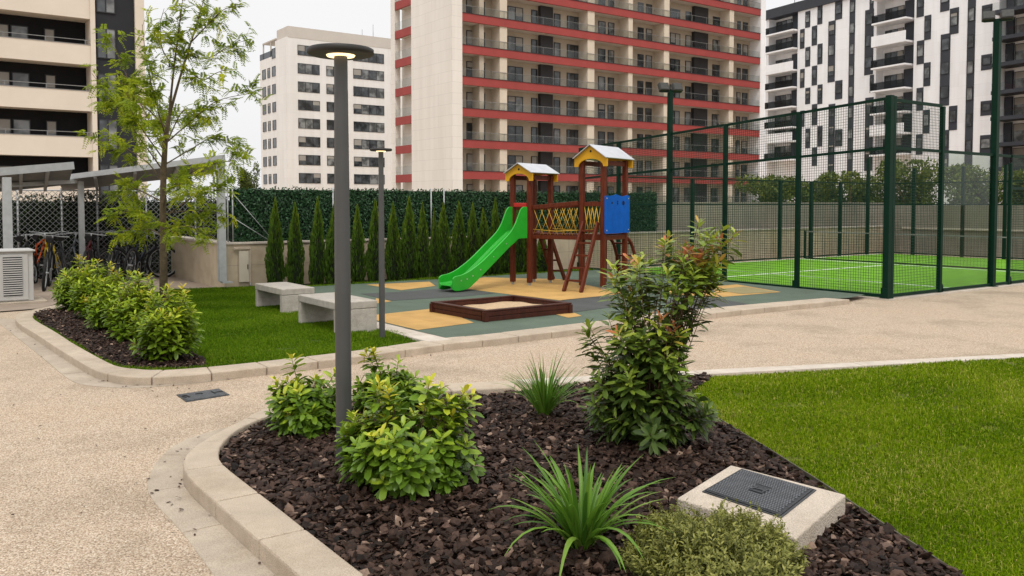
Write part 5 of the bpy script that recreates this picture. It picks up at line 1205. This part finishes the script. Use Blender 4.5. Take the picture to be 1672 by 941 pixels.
def balcony_stack(xl, xr, deep, levels, wl=True):
    s1 = bs(xl,300)[0]; s0 = bs(xr,300)[0]
    for (yc, kind) in levels:          # yc = crop y of the slab underside at the right corner
        zz_ = bs(xr, yc)[1]
        if zz_ > zcor: continue
        m2 = MB(); m2.box(s0, s1, -1.49, deep, zz_, zz_+.22); bl_ = m2.build('balcony', M['b_white'], bwb, True)
        if kind == 'white':
            m2 = MB(); m2.box(s0, s1, deep-.15, deep-.002, zz_+.221, zz_+1.45); m2.box(s1-.15, s1-.002, 0, deep-.151, zz_+.221, zz_+1.45); m2.build('parapet', M['b_white'], bl_, True)
        else:
            m2 = MB(); m2.box(s0, s1, deep-.05, deep-.03, zz_+.221, zz_+1.25); m2.box(s1-.05, s1-.03, .0, deep-.051, zz_+.221, zz_+1.25); m2.build('glass_parapet', M['b_rail'], bl_, True)
        m2 = MB(); a0 = s0+(s1-s0)*.38; m2.box(s0+.02, a0, -1.49, -1.25, zz_+.225, zz_+2.9); m2.build('dark_recess', M['b_dark'], bl_, True)
        w = (s1-a0)*.9; key = ('bb', round(w,1))
        if key not in cache: cache[key] = window_mesh(round(w,1), 2.2, 3, pale=.35)
        o = link('window', cache[key], bl_, (s1-.1, -1.43, zz_+.25)); o.rotation_euler = (0,0,math.pi)
balcony_stack(95, 268, .9, [(190,'g'),(302,'g'),(435,'white'),(540,'g'),(660,'g'),(785,'g'),(870,'white'),(985,'g')])
balcony_stack(760, 968, 1.2, [(-40,'g'),(118,'g'),(258,'white'),(400,'g'),(545,'g'),(690,'g'),(822,'white'),(950,'g')])
for i, yc in enumerate((-80,85,250,410,580,740,900,1050)):
    zz_ = bs(1560, yc)[1]
    if zz_ > zcor: continue
    m2 = MB(); m2.box(sR2, sR+.1, -1.59, 1.1, zz_, zz_+.45); bl_ = m2.build('balcony', M['b_dark'], bwb, True)
    m2 = MB(); m2.box(sR2, sR+.1, 1.03, 1.06, zz_+.451, zz_+1.35); m2.build('glass_parapet', M['glassrail'], bl_, True)
    m2 = MB(); m2.box(sR-1.0, sR-.1, -1.59, -1.2, zz_+.455, zz_+2.95); m2.build('dark_recess', M['b_dark'], bl_, True)
    for q in range(3):
        if 'br' not in cache: cache['br'] = window_mesh(3.4, 2.3, 2, pale=.9)
        o = link('window', cache['br'], bl_, (sR-1.1-q*4.2, -1.53, zz_+.47)); o.rotation_euler = (0,0,math.pi)
m2 = MB(); m2.tube([(sL-2,-4,ztl-.2),(sL-2,-4,ztl+4)], .07, 6); m2.build('antenna', M['galv'], bwb, True)
# ================================================================== TREES BEHIND THE COURT
def far_tree(px, top, bot, w, dep, seed, label):
    r = np.random.default_rng(seed); g = np.array(P(px,300,dep)); k = dep/FPX; zt = P(px,top,dep)[2]; rw = w*k/2; b0 = np.array([g[0],g[1],0.])
    o = thing('broadleaf_tree', tuple(b0), label, 'tree', group='trees behind the padel court'); cz = zt*.66; n = 5200
    cl_ = np.stack([r.normal(0,.42,26)*rw*1.3, r.normal(0,.42,26)*rw*1.3, cz+r.uniform(-.9,.85,26)*zt*.36],1)
    ci = r.integers(0,26,n); rr = unit(r.normal(0,1,(n,3)))*(r.uniform(0.2,1,(n,1))**.5)*np.array([rw*.42,rw*.42,zt*.16]); ps_ = cl_[ci]+rr; ps_[:,2] = np.clip(ps_[:,2], .5, zt*1.02)
    link('crown', leaves_mesh('crown', ps_, r.normal(0,1,(n,3)), r.normal(0,1,(n,3)), r.uniform(.13,.26,n), r.uniform(.06,.12,n), np.clip(.35+.4*(ps_[:,2]/zt-.5)+r.normal(0,.2,n),0,1), M['lf_far'], simple=True), o)
    m2 = MB(); m2.tube([(0,0,0),(.05,0,zt*.35),(0,.05,zt*.7)], [.14,.1,.04], 8)
    for i in range(9): q = cl_[i]; m2.tube([(.03,.02,zt*.35),tuple(q)], [.05,.015], 5)
    m2.build('trunk', M['bark_trunk'], o, True)
far_tree(1262,292,350,80,42,1,'leftmost rounded tree beyond the court, below the red tower end')
far_tree(1330,300,350,66,46,6,'small tree second from the left beyond the padel court')
far_tree(1390,288,345,88,41,2,'bushy tree beyond the court just left of the cage corner post')
far_tree(1486,266,345,100,40,3,'tallest bushy tree beyond the court just right of the cage corner post')
far_tree(1588,276,345,96,43,4,'tree beyond the court left of the right floodlight mast')
far_tree(1672,285,345,76,42,5,'tree beyond the court at the right picture edge')
far_tree(405,268,305,26,75,8,'tiny distant treetop against the sky left of the white block')
# ================================================================== CAMERA, LIGHT, WORLD
cam = bpy.data.cameras.new('Camera'); co = bpy.data.objects.new('Camera', cam); col.objects.link(co); sc.camera = co
co.location = CAM; cam.sensor_width = 36; cam.lens = FPX/1672*36; cam.shift_y = -(470.5-CYP)/1672; cam.clip_end = 2000; cam.clip_start = .05
co.rotation_euler = (math.pi/2-TILT, 0, PSI-math.pi/2)
SUN_EL, SUN_AZ = R_(58), R_(-118)       # direction towards the sun, measured from +X
sl = bpy.data.lights.new('Sun', 'SUN'); sl.energy = 1.5; sl.angle = R_(12); sl.color = (1,.955,.89); so2 = bpy.data.objects.new('Sun', sl); col.objects.link(so2)
so2.rotation_euler = (math.pi/2-SUN_EL, 0, SUN_AZ+math.pi/2)
w = bpy.data.worlds.new('World'); sc.world = w; w.use_nodes = True; nt = w.node_tree; bg = nt.nodes['Background']
sk = nt.nodes.new('ShaderNodeTexSky'); sk.sky_type = 'NISHITA'; sk.sun_disc = False; sk.sun_elevation = SUN_EL; sk.sun_rotation = math.pi/2-SUN_AZ; sk.dust_density = 4
hs = nt.nodes.new('ShaderNodeHueSaturation'); hs.inputs['Saturation'].default_value = .12; nt.links.new(sk.outputs[0], hs.inputs['Color'])
ov = mixc(nt, .72, hs.outputs[0], (1.0,1.0,1.0))
nt.nodes[ov.node.name].inputs[7].default_value = (20.0, 19.9, 19.8, 1)
tcw = nt.nodes.new('ShaderNodeTexCoord'); nzw = N(nt, 'ShaderNodeTexNoise', Scale=1.6, Detail=5.0); nt.links.new(tcw.outputs['Generated'], nzw.inputs['Vector'])
ov = mixc(nt, 1.0, ov, ramp(nt, nzw.outputs[0], [(.3,(.95,.955,.965)),(.65,(1,1,1))]), 'MULTIPLY')
sxz = nt.nodes.new('ShaderNodeSeparateXYZ'); nt.links.new(tcw.outputs['Generated'], sxz.inputs[0])
ov = mixc(nt, 1.0, ov, ramp(nt, sxz.outputs[2], [(.0,(.61,.61,.618)),(.22,(.61,.61,.615)),(.75,(1,1,1))]), 'MULTIPLY')
nt.links.new(ov, bg.inputs['Color']); bg.inputs['Strength'].default_value = .115
vs_ = sc.view_settings; vs_.view_transform = 'Standard'; vs_.look = 'None'; vs_.exposure = -0.2; vs_.gamma = 1; vs_.use_curve_mapping = False
sc.render.engine = 'CYCLES'
